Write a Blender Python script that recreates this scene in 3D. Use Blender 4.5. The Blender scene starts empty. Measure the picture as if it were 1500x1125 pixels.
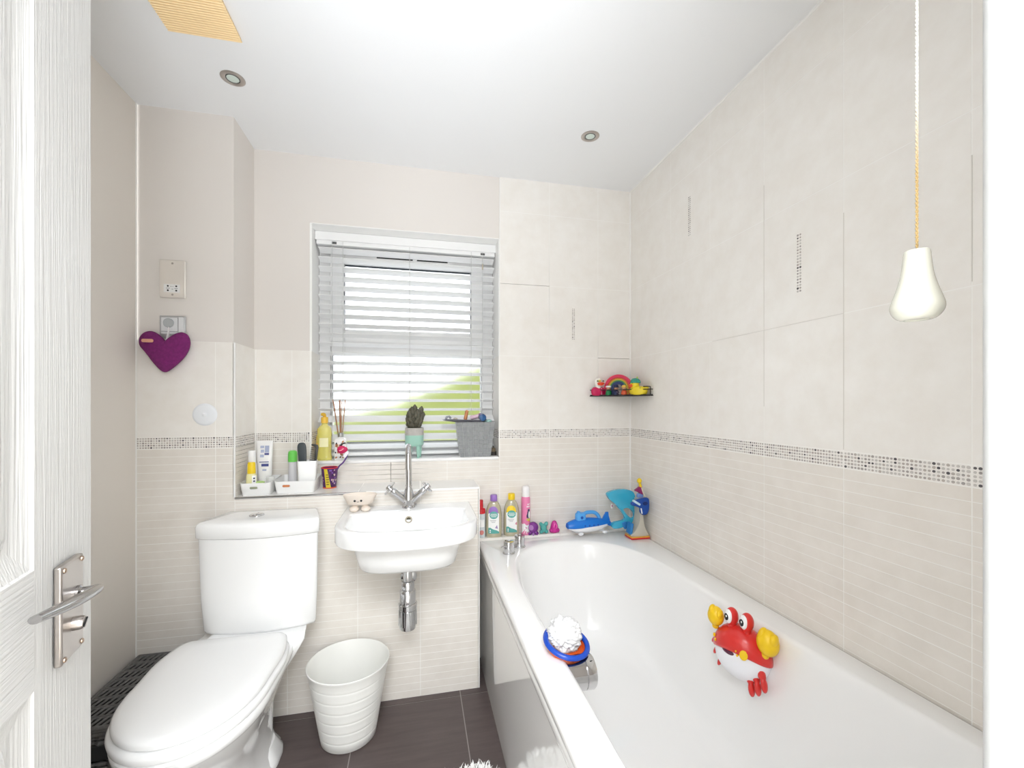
import bpy, bmesh, math, random
from mathutils import Vector, Matrix, noise
random.seed(7)
PI = math.pi
C = bpy.context.scene.collection
S = bpy.context.scene

# ------------------------------------------------------------------ materials
MATS = {}
def M(name, col=(0.8, 0.8, 0.8), rough=0.5, metal=0.0, trans=0.0, ior=1.45, coat=0.0, alpha=1.0,
      noise_amt=0.0, noise_scale=20.0, col2=None, bump=0.0, bump_scale=200.0, stretch=None, sss=0.0):
    if name in MATS: return MATS[name]
    m = bpy.data.materials.new(name); m.use_nodes = True
    nt = m.node_tree; b = nt.nodes['Principled BSDF']
    b.inputs['Base Color'].default_value = (*col, 1)
    b.inputs['Roughness'].default_value = rough
    b.inputs['Metallic'].default_value = metal
    b.inputs['Transmission Weight'].default_value = trans
    b.inputs['IOR'].default_value = ior
    b.inputs['Coat Weight'].default_value = coat
    b.inputs['Alpha'].default_value = alpha
    if noise_amt or bump:
        tc = nt.nodes.new('ShaderNodeTexCoord')
        mp = nt.nodes.new('ShaderNodeMapping')
        nt.links.new(tc.outputs['Object'], mp.inputs['Vector'])
        if stretch: mp.inputs['Scale'].default_value = stretch
    if noise_amt:
        n = nt.nodes.new('ShaderNodeTexNoise'); n.inputs['Scale'].default_value = noise_scale
        n.inputs['Detail'].default_value = 6; n.inputs['Roughness'].default_value = 0.62
        nt.links.new(mp.outputs['Vector'], n.inputs['Vector'])
        r = nt.nodes.new('ShaderNodeValToRGB')
        r.color_ramp.elements[0].position = 0.33; r.color_ramp.elements[1].position = 0.67
        c2 = col2 or tuple(c * (1 - noise_amt) for c in col)
        r.color_ramp.elements[0].color = (*c2, 1); r.color_ramp.elements[1].color = (*col, 1)
        nt.links.new(n.outputs['Fac'], r.inputs['Fac'])
        nt.links.new(r.outputs['Color'], b.inputs['Base Color'])
    if bump:
        n2 = nt.nodes.new('ShaderNodeTexNoise'); n2.inputs['Scale'].default_value = bump_scale
        n2.inputs['Detail'].default_value = 3
        nt.links.new(mp.outputs['Vector'], n2.inputs['Vector'])
        bp = nt.nodes.new('ShaderNodeBump'); bp.inputs['Strength'].default_value = bump
        bp.inputs['Distance'].default_value = 0.002
        nt.links.new(n2.outputs['Fac'], bp.inputs['Height'])
        nt.links.new(bp.outputs['Normal'], b.inputs['Normal'])
    MATS[name] = m
    return m

tile_m = M('cream_tile', (0.865, 0.84, 0.80), 0.30, noise_amt=0.1, noise_scale=13, col2=(0.825, 0.79, 0.74))
tile_low = M('ribbed_tile', (0.80, 0.76, 0.705), 0.38, noise_amt=0.1, noise_scale=13, col2=(0.745, 0.70, 0.64))
grout_m = M('pale_grout', (0.90, 0.885, 0.85), 0.7)
grout_dark = M('worn_grout', (0.70, 0.67, 0.62), 0.7)
band_m = M('mosaic_ground', (0.84, 0.81, 0.77), 0.5)
dot_ms = [M('mosaic_pale', (0.58, 0.55, 0.52), 0.25), M('mosaic_grey', (0.38, 0.35, 0.33), 0.2),
          M('mosaic_dark', (0.10, 0.095, 0.10), 0.15), M('mosaic_taupe', (0.47, 0.42, 0.38), 0.2)]
paint_m = M('warm_grey_paint', (0.745, 0.705, 0.665), 0.75, bump=0.08, bump_scale=90)
paint_l = M('warm_beige_paint', (0.745, 0.70, 0.645), 0.75, bump=0.08, bump_scale=90)
white_paint = M('white_paint', (0.90, 0.895, 0.88), 0.5)
ceil_m = M('ceiling_paint', (0.81, 0.815, 0.82), 0.85)
seal_m = M('white_sealant', (0.86, 0.85, 0.82), 0.8)
floor_m = M('brown_floor_tile', (0.105, 0.080, 0.077), 0.42, noise_amt=0.25, noise_scale=14, stretch=(0.4, 3, 1))
floor_gr = M('floor_grout', (0.30, 0.27, 0.26), 0.7)
ceramic = M('white_ceramic', (0.875, 0.875, 0.87), 0.10, coat=0.3)
acrylic = M('white_acrylic', (0.875, 0.87, 0.86), 0.14, coat=0.3)
panel_m = M('glossy_bath_panel', (0.82, 0.815, 0.80), 0.06, coat=0.5)
plastic_w = M('white_plastic', (0.86, 0.86, 0.85), 0.35)
seat_m = M('white_seat_plastic', (0.87, 0.87, 0.865), 0.22)
chrome = M('chrome', (0.66, 0.66, 0.67), 0.07, metal=1.0)
nickel = M('brushed_nickel', (0.52, 0.48, 0.45), 0.3, metal=1.0)
steel = M('brushed_steel', (0.72, 0.69, 0.65), 0.32, metal=1.0)
upvc = M('white_upvc', (0.88, 0.88, 0.88), 0.3)
black_rub = M('dark_gasket', (0.05, 0.06, 0.08), 0.5)
slat_m = M('white_blind_slat', (0.87, 0.87, 0.865), 0.45)
dark_hole = M('dark_opening', (0.03, 0.03, 0.03), 0.7)
black_metal = M('black_wire', (0.035, 0.03, 0.032), 0.4, metal=0.3)
wick_m = M('charcoal_wicker', (0.17, 0.165, 0.16), 0.6, noise_amt=0.3, noise_scale=60)
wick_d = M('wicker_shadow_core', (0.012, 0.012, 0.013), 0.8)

# ------------------------------------------------------------------ mesh builder
def catmull(P, n=8, closed=False):
    out = []; L = len(P)
    rng = range(L if closed else L - 1)
    P = [Vector(p) for p in P]
    for i in rng:
        p0 = P[i - 1] if (closed or i > 0) else P[0] * 2 - P[1]
        p1 = P[i]; p2 = P[(i + 1) % L]
        p3 = P[(i + 2) % L] if (closed or i + 2 < L) else P[-1] * 2 - P[-2]
        for k in range(n):
            t = k / n
            out.append(0.5 * ((2 * p1) + (p2 - p0) * t + (2 * p0 - 5 * p1 + 4 * p2 - p3) * t * t + (3 * p1 - p0 - 3 * p2 + p3) * t ** 3))
    if not closed: out.append(P[-1].copy())
    return out

def rrect(wx, wy, r, n=6, cx=0, cy=0):
    """rounded rectangle polygon, ccw"""
    r = min(r, wx / 2 - 1e-5, wy / 2 - 1e-5); out = []
    for sx, sy, a0 in ((1, 1, 0), (-1, 1, PI / 2), (-1, -1, PI), (1, -1, 1.5 * PI)):
        for k in range(n + 1):
            a = a0 + k / n * PI / 2
            out.append((cx + sx * (wx / 2 - r) + r * math.cos(a), cy + sy * (wy / 2 - r) + r * math.sin(a)))
    return out
def ell(rx, ry, n=32, cx=0, cy=0, p=2.0):
    o = []
    for k in range(n):
        a = 2 * PI * k / n; c, s = math.cos(a), math.sin(a)
        o.append((cx + rx * math.copysign(abs(c) ** (2 / p), c), cy + ry * math.copysign(abs(s) ** (2 / p), s)))
    return o
def at_z(poly, z): return [Vector((x, y, z)) for x, y in poly]

class MB:
    def __init__(s): s.v = []; s.f = []; s.m = []
    def add(s, vs, fs, mat=0, T=None):
        o = len(s.v)
        s.v += [(T @ Vector(v) if T is not None else Vector(v)) for v in vs]
        s.f += [tuple(o + i for i in f) for f in fs]; s.m += [mat] * len(fs)
        return s
    def quad(s, a, b, c, d, mat=0): return s.add([a, b, c, d], [(0, 1, 2, 3)], mat)
    def box(s, x0, x1, y0, y1, z0, z1, mat=0, T=None):
        v = [(x, y, z) for z in (z0, z1) for y in (y0, y1) for x in (x0, x1)]
        return s.add(v, [(0, 2, 3, 1), (4, 5, 7, 6), (0, 1, 5, 4), (2, 6, 7, 3), (0, 4, 6, 2), (1, 3, 7, 5)], mat, T)
    def loft(s, rings, cap0=True, cap1=True, mat=0, T=None, close_loop=False):
        n = len(rings[0]); v = [p for r in rings for p in r]; f = []
        K = len(rings)
        for k in range(K if close_loop else K - 1):
            k2 = (k + 1) % K
            for i in range(n):
                j = (i + 1) % n
                f.append((k * n + i, k * n + j, k2 * n + j, k2 * n + i))
        if not close_loop:
            if cap0: f.append(tuple(range(n - 1, -1, -1)))
            if cap1: f.append(tuple((K - 1) * n + i for i in range(n)))
        return s.add(v, f, mat, T)
    def lathe(s, prof, n=32, mat=0, T=None, sx=1, sy=1):
        rings = [[Vector((r * sx * math.cos(2 * PI * k / n), r * sy * math.sin(2 * PI * k / n), z)) for k in range(n)] for r, z in prof]
        return s.loft(rings, prof[0][0] > 1e-6 or True, True, mat, T)
    def tube(s, path, r, n=10, mat=0, closed=False, T=None, flat=1.0):
        P = [Vector(p) for p in path]; K = len(P)
        R = r if isinstance(r, (list, tuple)) else [r] * K
        rings = []; up = None
        for i in range(K):
            if closed: t = P[(i + 1) % K] - P[i - 1]
            else: t = P[min(i + 1, K - 1)] - P[max(i - 1, 0)]
            t.normalize()
            if up is None:
                up = Vector((0, 0, 1)) if abs(t.z) < 0.9 else Vector((1, 0, 0))
            a = t.cross(up)
            if a.length < 1e-6: a = t.cross(Vector((0, 1, 0)))
            a.normalize(); b = a.cross(t).normalized(); up = b
            rings.append([P[i] + R[i] * (math.cos(2 * PI * k / n) * a + flat * math.sin(2 * PI * k / n) * b) for k in range(n)])
        return s.loft(rings, True, True, mat, T, close_loop=closed)
    def ball(s, c, r, mat=0, n=20, m=12, T=None, rot=None):
        r = r if isinstance(r, (list, tuple)) else (r, r, r)
        R = rot or Matrix.Identity(3)
        v = []; f = []
        for i in range(m + 1):
            a = PI * i / m
            for k in range(n):
                b = 2 * PI * k / n
                v.append(R @ Vector((r[0] * math.sin(a) * math.cos(b), r[1] * math.sin(a) * math.sin(b), r[2] * math.cos(a))) + Vector(c))
        for i in range(m):
            for k in range(n):
                j = (k + 1) % n
                if i == 0: f.append((k, (i + 1) * n + k, (i + 1) * n + j))
                elif i == m - 1: f.append((i * n + k, (i + 1) * n + k, i * n + j))
                else: f.append((i * n + k, (i + 1) * n + k, (i + 1) * n + j, i * n + j))
        return s.add(v, f, mat, T)
    def prism(s, poly, d0, d1, plane='xz', mat=0, T=None):
        """poly in plane; extruded along the missing axis from d0 to d1"""
        def P(p, d):
            a, b = p
            return Vector((a, d, b)) if plane == 'xz' else Vector((d, a, b)) if plane == 'yz' else Vector((a, b, d))
        return s.loft([[P(p, d0) for p in poly], [P(p, d1) for p in poly]], True, True, mat, T)
    def pillow(s, poly, d0, d1, round_=0.005, plane='xz', mat=0, T=None, steps=3):
        """prism with rounded rims (outline shrinks towards both faces)"""
        cx = sum(p[0] for p in poly) / len(poly); cy = sum(p[1] for p in poly) / len(poly)
        n = len(poly); nor = []
        area = sum(poly[i][0] * poly[(i + 1) % n][1] - poly[(i + 1) % n][0] * poly[i][1] for i in range(n))
        sg = 1 if area > 0 else -1
        for i in range(n):
            a = Vector(poly[i - 1]); b = Vector(poly[(i + 1) % n]); t = (b - a)
            if t.length > 0: t.normalize()
            nor.append((t.y * sg, -t.x * sg))
        def ring(off, d):
            o = []
            for (x, y), (nx, ny) in zip(poly, nor):
                a, b = x + nx * off, y + ny * off
                o.append(Vector((a, d, b)) if plane == 'xz' else Vector((d, a, b)) if plane == 'yz' else Vector((a, b, d)))
            return o
        sgn = 1 if d1 > d0 else -1; rings = []
        for k in range(steps + 1):
            a = k / steps * PI / 2
            rings.append(ring(-round_ * (1 - math.sin(a)), d0 + sgn * round_ * (1 - math.cos(a))))
        for k in range(steps, -1, -1):
            a = k / steps * PI / 2
            rings.append(ring(-round_ * (1 - math.sin(a)), d1 - sgn * round_ * (1 - math.cos(a))))
        return s.loft(rings, True, True, mat, T)

def setp(o, label=None, cat=None, group=None, kind=None):
    if label: o['label'] = label
    if cat: o['category'] = cat
    if group: o['group'] = group
    if kind: o['kind'] = kind
    return o
def thing(name, label, cat, loc=(0, 0, 0), rz=0, group=None, kind=None):
    o = bpy.data.objects.new(name, None); C.objects.link(o)
    o.empty_display_size = 0.05; o.location = loc; o.rotation_euler = (0, 0, rz)
    return setp(o, label, cat, group, kind)
def obj(name, mb, mats, parent=None, world=False, bevel=0.0, seg=2, sharp=38, loc=None, sub=0):
    me = bpy.data.meshes.new(name)
    off = Vector((0, 0, 0))
    if world and parent is not None:
        p = parent
        while p is not None: off += p.location; p = p.parent
    if loc is not None: off = Vector(loc)
    me.from_pydata([v - off for v in mb.v], [], mb.f)
    if not isinstance(mats, (list, tuple)): mats = [mats]
    for m in mats: me.materials.append(m)
    me.polygons.foreach_set('material_index', mb.m)
    bm = bmesh.new(); bm.from_mesh(me)
    bmesh.ops.remove_doubles(bm, verts=bm.verts, dist=1e-6)
    bmesh.ops.recalc_face_normals(bm, faces=bm.faces)
    bm.to_mesh(me); bm.free()
    me.polygons.foreach_set('use_smooth', [True] * len(me.polygons))
    me.set_sharp_from_angle(angle=math.radians(sharp))
    o = bpy.data.objects.new(name, me); C.objects.link(o)
    if parent is not None: o.parent = parent
    if loc is not None: o.location = loc
    if bevel:
        b = o.modifiers.new('bevel', 'BEVEL'); b.width = bevel; b.segments = seg; b.limit_method = 'ANGLE'
        b.angle_limit = math.radians(35)
    if sub:
        b = o.modifiers.new('sub', 'SUBSURF'); b.levels = sub; b.render_levels = sub
    return o
def struct(name, mb, mats, label, cat, **k):
    return setp(obj(name, mb, mats, **k), label, cat, None, 'structure')

RX = lambda a: Matrix.Rotation(a, 4, 'X')
RY = lambda a: Matrix.Rotation(a, 4, 'Y')
RZ = lambda a: Matrix.Rotation(a, 4, 'Z')
TR = lambda x, y, z: Matrix.Translation((x, y, z))

# ------------------------------------------------------------------ room dimensions (camera stands at x=0, y=0)
XL, XR, YB, YF, YD, HC = -0.996, 1.073, 2.028, 1.818, 0.21, 2.30
ZM0, ZM1, ZT = 1.042, 1.086, 1.441
LEDGE, LX0, LX1 = 0.854, -0.674, 0.261
WX0, WX1, WZ0, WZ1, WY = -0.457, 0.385, 0.957, 2.003, 2.20
ROWS = [0.0, 0.348, 0.695, 1.042, 1.086, 1.441, 1.789, 2.137, 2.30]
NJ = 0.0022

def field(mb, org, ud, vd, nd, us, vs, ribbed_below=1.04, hole=None, mats=(0, 1, 2, 3), thick=0.006):
    """tile slab: us / vs are sorted joint lines; each cell one tile standing 1 mm proud of the grout"""
    org, ud, vd, nd = Vector(org), Vector(ud), Vector(vd), Vector(nd)
    P = lambda u, v, n: org + ud * u + vd * v + nd * n
    def slab(u0, u1, v0, v1, n0, n1, m):
        a = [P(u0, v0, n1), P(u1, v0, n1), P(u1, v1, n1), P(u0, v1, n1), P(u0, v0, n0), P(u1, v0, n0), P(u1, v1, n0), P(u0, v1, n0)]
        mb.add(a, [(0, 1, 2, 3), (0, 4, 5, 1), (1, 5, 6, 2), (2, 6, 7, 3), (3, 7, 4, 0)], m)
    for i in range(len(us) - 1):
        for j in range(len(vs) - 1):
            u0, u1, v0, v1 = us[i], us[i + 1], vs[j], vs[j + 1]
            rects = [(u0, u1, v0, v1)]
            if hole:
                h0, h1, g0, g1 = hole
                if u1 > h0 and u0 < h1 and v1 > g0 and v0 < g1:
                    rects = []
                    if v0 < g0: rects.append((u0, u1, v0, g0))
                    if v1 > g1: rects.append((u0, u1, g1, v1))
                    w0, w1 = max(v0, g0), min(v1, g1)
                    if u0 < h0: rects.append((u0, h0, w0, w1))
                    if u1 > h1: rects.append((h1, u1, w0, w1))
            for (a, b, c, d) in rects:
                if b - a < 0.004 or d - c < 0.004: continue
                slab(a, b, c, d, -thick, -0.0004, mats[2])           # grout bed
                e = 0.0011
                if abs(v0 - ZM0) < 1e-4 and abs(v1 - ZM1) < 1e-4:     # mosaic border
                    slab(a + e, b - e, c + e, d - e, -0.0004, 0, mats[3])
                    dots(mb, P, a + e, b - e, c + e, d - e)
                elif v1 <= ribbed_below + 0.01:
                    n = 12; st = (v1 - v0) / n
                    for k in range(n):
                        s0, s1 = v0 + k * st, v0 + (k + 1) * st
                        s0, s1 = max(s0, c), min(s1, d)
                        if s1 - s0 < 0.004: continue
                        slab(a + e, b - e, s0 + (e if k == 0 else 0.0008), s1 - (e if k == n - 1 else 0.0008), -0.0004, 0, mats[1])
                else:
                    slab(a + e, b - e, c + e, d - e, -0.0004, 0, mats[0])
def dots(mb, P, u0, u1, v0, v1, rows=5, cols=None, dm=4):
    ph = (v1 - v0) / rows
    cols = cols or max(1, round((u1 - u0) / ph)); pw = (u1 - u0) / cols
    for i in range(cols):
        for j in range(rows):
            cu, cv = u0 + (i + .5) * pw, v0 + (j + .5) * ph
            r = ph * random.uniform(0.27, 0.37)
            q = random.random(); m = dm + (0 if q < .38 else 3 if q < .72 else 1 if q < .93 else 2)
            n = 8; a0 = random.random()
            top = [P(cu + r * 1.1 * math.cos(a0 + 2 * PI * k / n), cv + r * math.sin(a0 + 2 * PI * k / n), 0.0006) for k in range(n)]
            bot = [P(cu + r * 1.2 * math.cos(a0 + 2 * PI * k / n), cv + r * 1.1 * math.sin(a0 + 2 * PI * k / n), 0) for k in range(n)]
            mb.loft([bot, top], False, True, m)
def strip(mb, P, u, v0, v1):
    """small upright mosaic insert"""
    dots(mb, P, u - 0.0085, u + 0.0085, v0, v1, rows=20, cols=2)
WALLM = [tile_m, tile_low, grout_m, band_m] + dot_ms + [paint_m, white_paint, seal_m, chrome]

# floor
mb = MB()
mb.box(XL - .1, XR + .1, YD - .05, YB + .02, -0.06, -0.0012, 1)
fx = [-1.02, -0.635, -0.225, 0.177, 0.58, 1.09]; fy = [0.16, 0.44, 0.85, 1.26, 1.785, 2.03]
for i in range(len(fx) - 1):
    for j in range(len(fy) - 1):
        mb.box(fx[i] + .0018, fx[i + 1] - .0018, fy[j] + .0018, fy[j + 1] - .0018, -0.003, 0, 0)
struct('floor', mb, [floor_m, floor_gr], 'dark brown tiled bathroom floor with pale grout lines', 'floor')

# ceiling with downlight openings left solid
mb = MB(); mb.box(XL - .1, XR + .1, YD - .12, YB + .3, HC, HC + .06)
struct('ceiling', mb, ceil_m, 'plain white painted ceiling over the bathroom', 'ceiling')

# left wall
mb = MB(); mb.box(XL - .1, XL, YD, YF + .0, 0, HC)
mb.tube([(XL + .0005, YF - .0005, 0.0), (XL + .0005, YF - .0005, HC)], 0.003, 8, 1)
struct('wall_left', mb, [paint_l, seal_m], 'plain warm beige painted wall on the left behind the door', 'wall')

# right wall, fully tiled
mb = MB(); mb.box(XR + .006, XR + .1, YD, YB + .1, 0, HC, 8)
ys = [YD, 0.375, 0.634, 0.896, 1.156, 1.413, 1.668, 1.924, YB]
org = (XR, 0, 0)
field(mb, org, (0, 1, 0), (0, 0, 1), (-1, 0, 0), ys, ROWS)
P = lambda u, v, n: Vector((XR - n, u, v))
strip(mb, P, 1.028, 1.528, 1.698); strip(mb, P, 1.537, 1.886, 2.046)
# worn, darker grout at a few joints
for y, z0, z1 in ((0.896, 1.09, 1.70), (0.634, 1.45, 1.70), (1.156, 1.2, 1.9)):
    mb.box(XR - .0006, XR + .002, y - .0008, y + .0008, z0, z1, 12)
for y0, y1, z in ((0.896, 1.40, 1.441),):
    mb.box(XR - .0006, XR + .002, y0, y1, z - .0008, z + .0008, 12)
mb.tube([(XR - .001, YB - .001, 0.58), (XR - .001, YB - .001, HC)], 0.0045, 8, 10)
mb.tube([(XR - .001, YD, HC - .001), (XR - .001, YB, HC - .001)], 0.005, 8, 10)
struct('wall_right', mb, WALLM + [grout_dark], 'cream tiled wall along the bath with a grey mosaic border', 'wall')

# back wall with the window opening
mb = MB()
yp = YB + .006
for (x0, x1, z0, z1) in ((LX0 - .02, WX0, 0, HC), (WX1, XR + .1, 0, HC), (WX0, WX1, 0, WZ0 - .02), (WX0, WX1, WZ1, HC)):
    mb.box(x0, x1, yp, WY + .10, z0, z1, 8)
field(mb, (0, YB, 0), (1, 0, 0), (0, 0, 1), (0, -1, 0), [0.388, 0.638, 0.894, XR], ROWS)
field(mb, (0, YB, 0), (1, 0, 0), (0, 0, 1), (0, -1, 0), [LX0, -0.53, WX0 + .0], ROWS[:6])
field(mb, (0, YB, 0), (1, 0, 0), (0, 0, 1), (0, -1, 0), [WX0, -0.366, -0.116, 0.138, 0.388], [0.695, WZ0 - .004], ribbed_below=1.05)
P = lambda u, v, n: Vector((u, YB - n, v))
strip(mb, P, 0.763, 1.529, 1.686)
# reveals: tiled low, painted white above
field(mb, (WX0 + .006, 0, 0), (0, 1, 0), (0, 0, 1), (1, 0, 0), [YB + .001, WY], [WZ0, ZM0, ZM1, ZT], ribbed_below=1.05)
field(mb, (WX1 - .001, 0, 0), (0, 1, 0), (0, 0, 1), (-1, 0, 0), [YB + .001, WY], [WZ0, ZM0, ZM1, ZT], ribbed_below=1.05)
mb.box(WX0 - .002, WX0 + .001, YB + .004, WY, ZT, WZ1, 9); mb.box(WX1 - .001, WX1 + .002, YB + .004, WY, ZT, WZ1, 9)
mb.box(WX0, WX1, YB + .004, WY, WZ1 - .001, WZ1 + .002, 9)
mb.box(WX0 - .002, WX0 + .007, YB + .0045, YB + .0065, ZT, WZ1, 9)
mb.tube([(LX0 + .001, YB - .001, LEDGE), (LX0 + .001, YB - .001, ZT)], 0.004, 8, 10)
mb.tube([(0.388, YB - .001, ZT + .0), (0.388, YB - .001, HC)], 0.002, 8, 10)
struct('wall_back', mb, WALLM, 'back wall around the window, painted above and cream tiled below', 'wall')

# full-height boxing left of the window
mb = MB()
mb.box(XL, LX0 - .006, YF + .006, YB + .01, 0, HC, 8)
field(mb, (0, YF, 0), (1, 0, 0), (0, 0, 1), (0, -1, 0), [XL, -0.739, LX0], ROWS[:6])
field(mb, (LX0, 0, 0), (0, 1, 0), (0, 0, 1), (1, 0, 0), [YF, YB], [LEDGE, ZM0, ZM1, ZT], ribbed_below=1.05)
mb.box(LX0 - .004, LX0 + .0012, YF - .0012, YF + .004, LEDGE, ZT, 9)
struct('wall_boxing', mb, WALLM, 'pipe boxing beside the toilet, painted above half height tiles', 'wall', bevel=0)

# low boxing behind toilet and basin, its top is the ledge
mb = MB()
mb.box(LX0 - .0, LX1 - .006, YF + .006, YB + .006, 0, LEDGE - .008, 8)
field(mb, (0, YF, 0), (1, 0, 0), (0, 0, 1), (0, -1, 0), [LX0, -0.491, -0.232, 0.014, LX1], ROWS[:3] + [LEDGE - .003], ribbed_below=1.05)
field(mb, (LX1, 0, 0), (0, 1, 0), (0, 0, 1), (1, 0, 0), [YF, YB], ROWS[:3] + [LEDGE - .003], ribbed_below=1.05)
field(mb, (0, 0, LEDGE), (1, 0, 0), (0, 1, 0), (0, 0, 1), [LX0, -0.491, -0.232, 0.014, LX1], [YF + .003, YB], ribbed_below=-9, mats=(13, 13, 2, 3))
mb.tube([(LX0, YF + .002, LEDGE - .004), (-0.20, YF + .002, LEDGE - .004)], 0.0055, 10, 11)
mb.tube([(-0.20, YF + .002, LEDGE - .003), (LX1 - .002, YF + .002, LEDGE - .003)], 0.0045, 10, 9)
mb.tube([(LX1 - .002, YF + .002, 0), (LX1 - .002, YF + .002, LEDGE - .003)], 0.003, 8, 10)
struct('wall_ledge', mb, WALLM + [grout_dark, M('pale_ledge_tile', (0.86, 0.845, 0.82), 0.25)], 'low tiled boxing with a pale ledge behind basin and toilet', 'wall')

# tiled upstand strip between bath and back wall
mb = MB()
mb.box(LX1 + .002, XR - .001, 1.972, YB - .001, 0.50, 0.583, 2)
for a, b in ((LX1 + .003, .392), (.394, .672), (.674, .93), (.932, XR - .002)):
    mb.box(a, b, 1.9715, YB - .001, 0.50, 0.585, 0)
struct('trim_1', mb, [tile_m, tile_low, grout_dark], 'narrow tiled strip behind the bath that carries the bottles', 'trim')

# door wall (behind the camera plane) with lining
DX0, DX1, DH = -0.415, 0.364, 1.985
mb = MB()
mb.box(XL - .1, DX0 - .02, YD - .11, YD, 0, HC, 0); mb.box(DX1 + .02, XR + .1, YD - .11, YD, 0, HC, 0)
mb.box(DX0 - .02, DX1 + .02, YD - .11, YD, DH + .02, HC, 0)
struct('wall_front', mb, paint_m, 'painted wall with the doorway the bathroom is seen through', 'wall')
mb = MB()
mb.box(-1.2, -1.15, -1.6, YD - .11, 0, HC); mb.box(1.15, 1.2, -1.6, YD - .11, 0, HC); mb.box(-1.2, 1.2, -1.65, -1.6, 0, HC); mb.box(-1.2, 1.2, -1.65, YD - .11, HC, HC + .05)
struct('wall_hall', mb, M('hall_paint', (.80, .79, .77), .8), 'painted walls and ceiling of the hall outside the doorway', 'wall')
mb = MB(); mb.box(-1.2, 1.2, -1.65, YD - .05, -.05, 0.0)
struct('floor_hall', mb, M('cream_bounce_floor', (.72, .69, .63), .95), 'hall floor behind the doorway', 'floor')  # unseen floor, made pale to bounce light up through the doorway
def jamb(x0, x1):
    m_ = MB(); r = 0.011
    m_.pillow(rrect(x1 - x0, 0.128, r, 6, (x0 + x1) / 2, YD - .064), 0.0, DH + .02, 0.0005, 'xy'); return m_
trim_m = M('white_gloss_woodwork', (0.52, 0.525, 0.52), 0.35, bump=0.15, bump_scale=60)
struct('trim_2', jamb(DX1 - .007, DX1 + .025), trim_m, 'white rounded door lining at the right edge', 'trim')
struct('trim_3', jamb(DX0 - .03, DX0 - 0.012), trim_m, 'white door lining on the hinge side', 'trim')

# ------------------------------------------------------------------ window
win = thing('window_1', 'white frosted window with top opening sash behind the blind', 'window', (-.036, WY, WZ0), 0, None, 'structure')
mb = MB()
fx0, fx1, fz0, fz1 = WX0 + .001, WX1 - .001, WZ0 + .001, WZ1 - .001
Y0, Y1 = WY, WY + .06
mb.box(fx0, -0.400, Y0, Y1, fz0, fz1); mb.box(0.327, fx1, Y0, Y1, fz0, fz1)
mb.box(-0.400, 0.327, Y0, Y1, fz0, 1.02); mb.box(-0.400, 0.327, Y0, Y1, 1.93, fz1); mb.box(-0.400, 0.327, Y0, Y1, 1.448, 1.512)
obj('frame', mb, upvc, win, world=True, bevel=0.004)
mb = MB(); a0, a1, b0, b1 = -0.405, 0.333, 1.505, 1.945
w = .062
mb.box(a0, a0 + w, Y0 - .018, Y0 + .045, b0, b1); mb.box(a1 - w, a1, Y0 - .018, Y0 + .045, b0, b1)
mb.box(a0 + w, a1 - w, Y0 - .018, Y0 + .045, b0, b0 + w); mb.box(a0 + w, a1 - w, Y0 - .018, Y0 + .045, b1 - w, b1)
sash = obj('sash', mb, upvc, win, world=True, bevel=0.004)
mb = MB()
g = .0035
for (x0, x1, z0, z1) in ((a0 + w, a1 - w, b0 + w, b1 - w), (-0.400, 0.327, 1.02, 1.448)):
    mb.box(x0, x0 + g, Y0 + .008, Y0 + .016, z0, z1); mb.box(x1 - g, x1, Y0 + .008, Y0 + .016, z0, z1)
    mb.box(x0, x1, Y0 + .008, Y0 + .016, z1 - g * 1.6, z1); mb.box(x0, x1, Y0 + .008, Y0 + .016, z0, z0 + g)
obj('gasket', mb, black_rub, win, world=True)
# trickle vent slots and handle
mb = MB()
mb.box(-0.21, 0.17, Y0 - .03, Y0 - .0185, 1.905, 1.93, 0)
for k in range(2):
    mb.box(-0.19 + k * .19, -0.02 + k * .17, Y0 - .0312, Y0 - .0298, 1.913, 1.921, 1)
obj('trickle_vent', mb, [upvc, dark_hole], sash, world=True)
mb = MB(); mb.box(-0.07, 0.0, Y0 - .032, Y0 - .0185, 1.525, 1.545, 0); mb.box(-0.06, -0.01, Y0 - .034, Y0 - .031, 1.531, 1.539, 1)
obj('handle', mb, [upvc, nickel], sash, world=True, bevel=.003)
glass = bpy.data.materials.new('frosted_glass'); glass.use_nodes = True
nt = glass.node_tree; nt.nodes.remove(nt.nodes['Principled BSDF'])
out = nt.nodes['Material Output']
trn = nt.nodes.new('ShaderNodeBsdfTransparent'); ref = nt.nodes.new('ShaderNodeBsdfRefraction')
ref.inputs['Roughness'].default_value = 0.5; ref.inputs['IOR'].default_value = 1.12
ref.inputs['Color'].default_value = (1, 1, 1, 1)
mix = nt.nodes.new('ShaderNodeMixShader'); mix.inputs['Fac'].default_value = 0.55
tl_ = nt.nodes.new('ShaderNodeBsdfTranslucent'); tl_.inputs['Color'].default_value = (.95, .95, .95, 1)
mx2 = nt.nodes.new('ShaderNodeMixShader'); mx2.inputs['Fac'].default_value = .02
nt.links.new(trn.outputs[0], mix.inputs[1]); nt.links.new(ref.outputs[0], mix.inputs[2]); nt.links.new(mix.outputs[0], mx2.inputs[1]); nt.links.new(tl_.outputs[0], mx2.inputs[2]); nt.links.new(mx2.outputs[0], out.inputs['Surface'])
mb = MB(); mb.box(a0 + w, a1 - w, Y0 + .012, Y0 + .016, b0 + w, b1 - w)
setp(obj('pane', mb, glass, win, world=True), 'upper frosted pane in the opening sash')
mb = MB(); mb.box(-0.400, 0.327, Y0 + .012, Y0 + .016, 1.02, 1.448)
setp(obj('pane', mb, glass, win, world=True), 'lower frosted pane with green garden behind')
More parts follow.
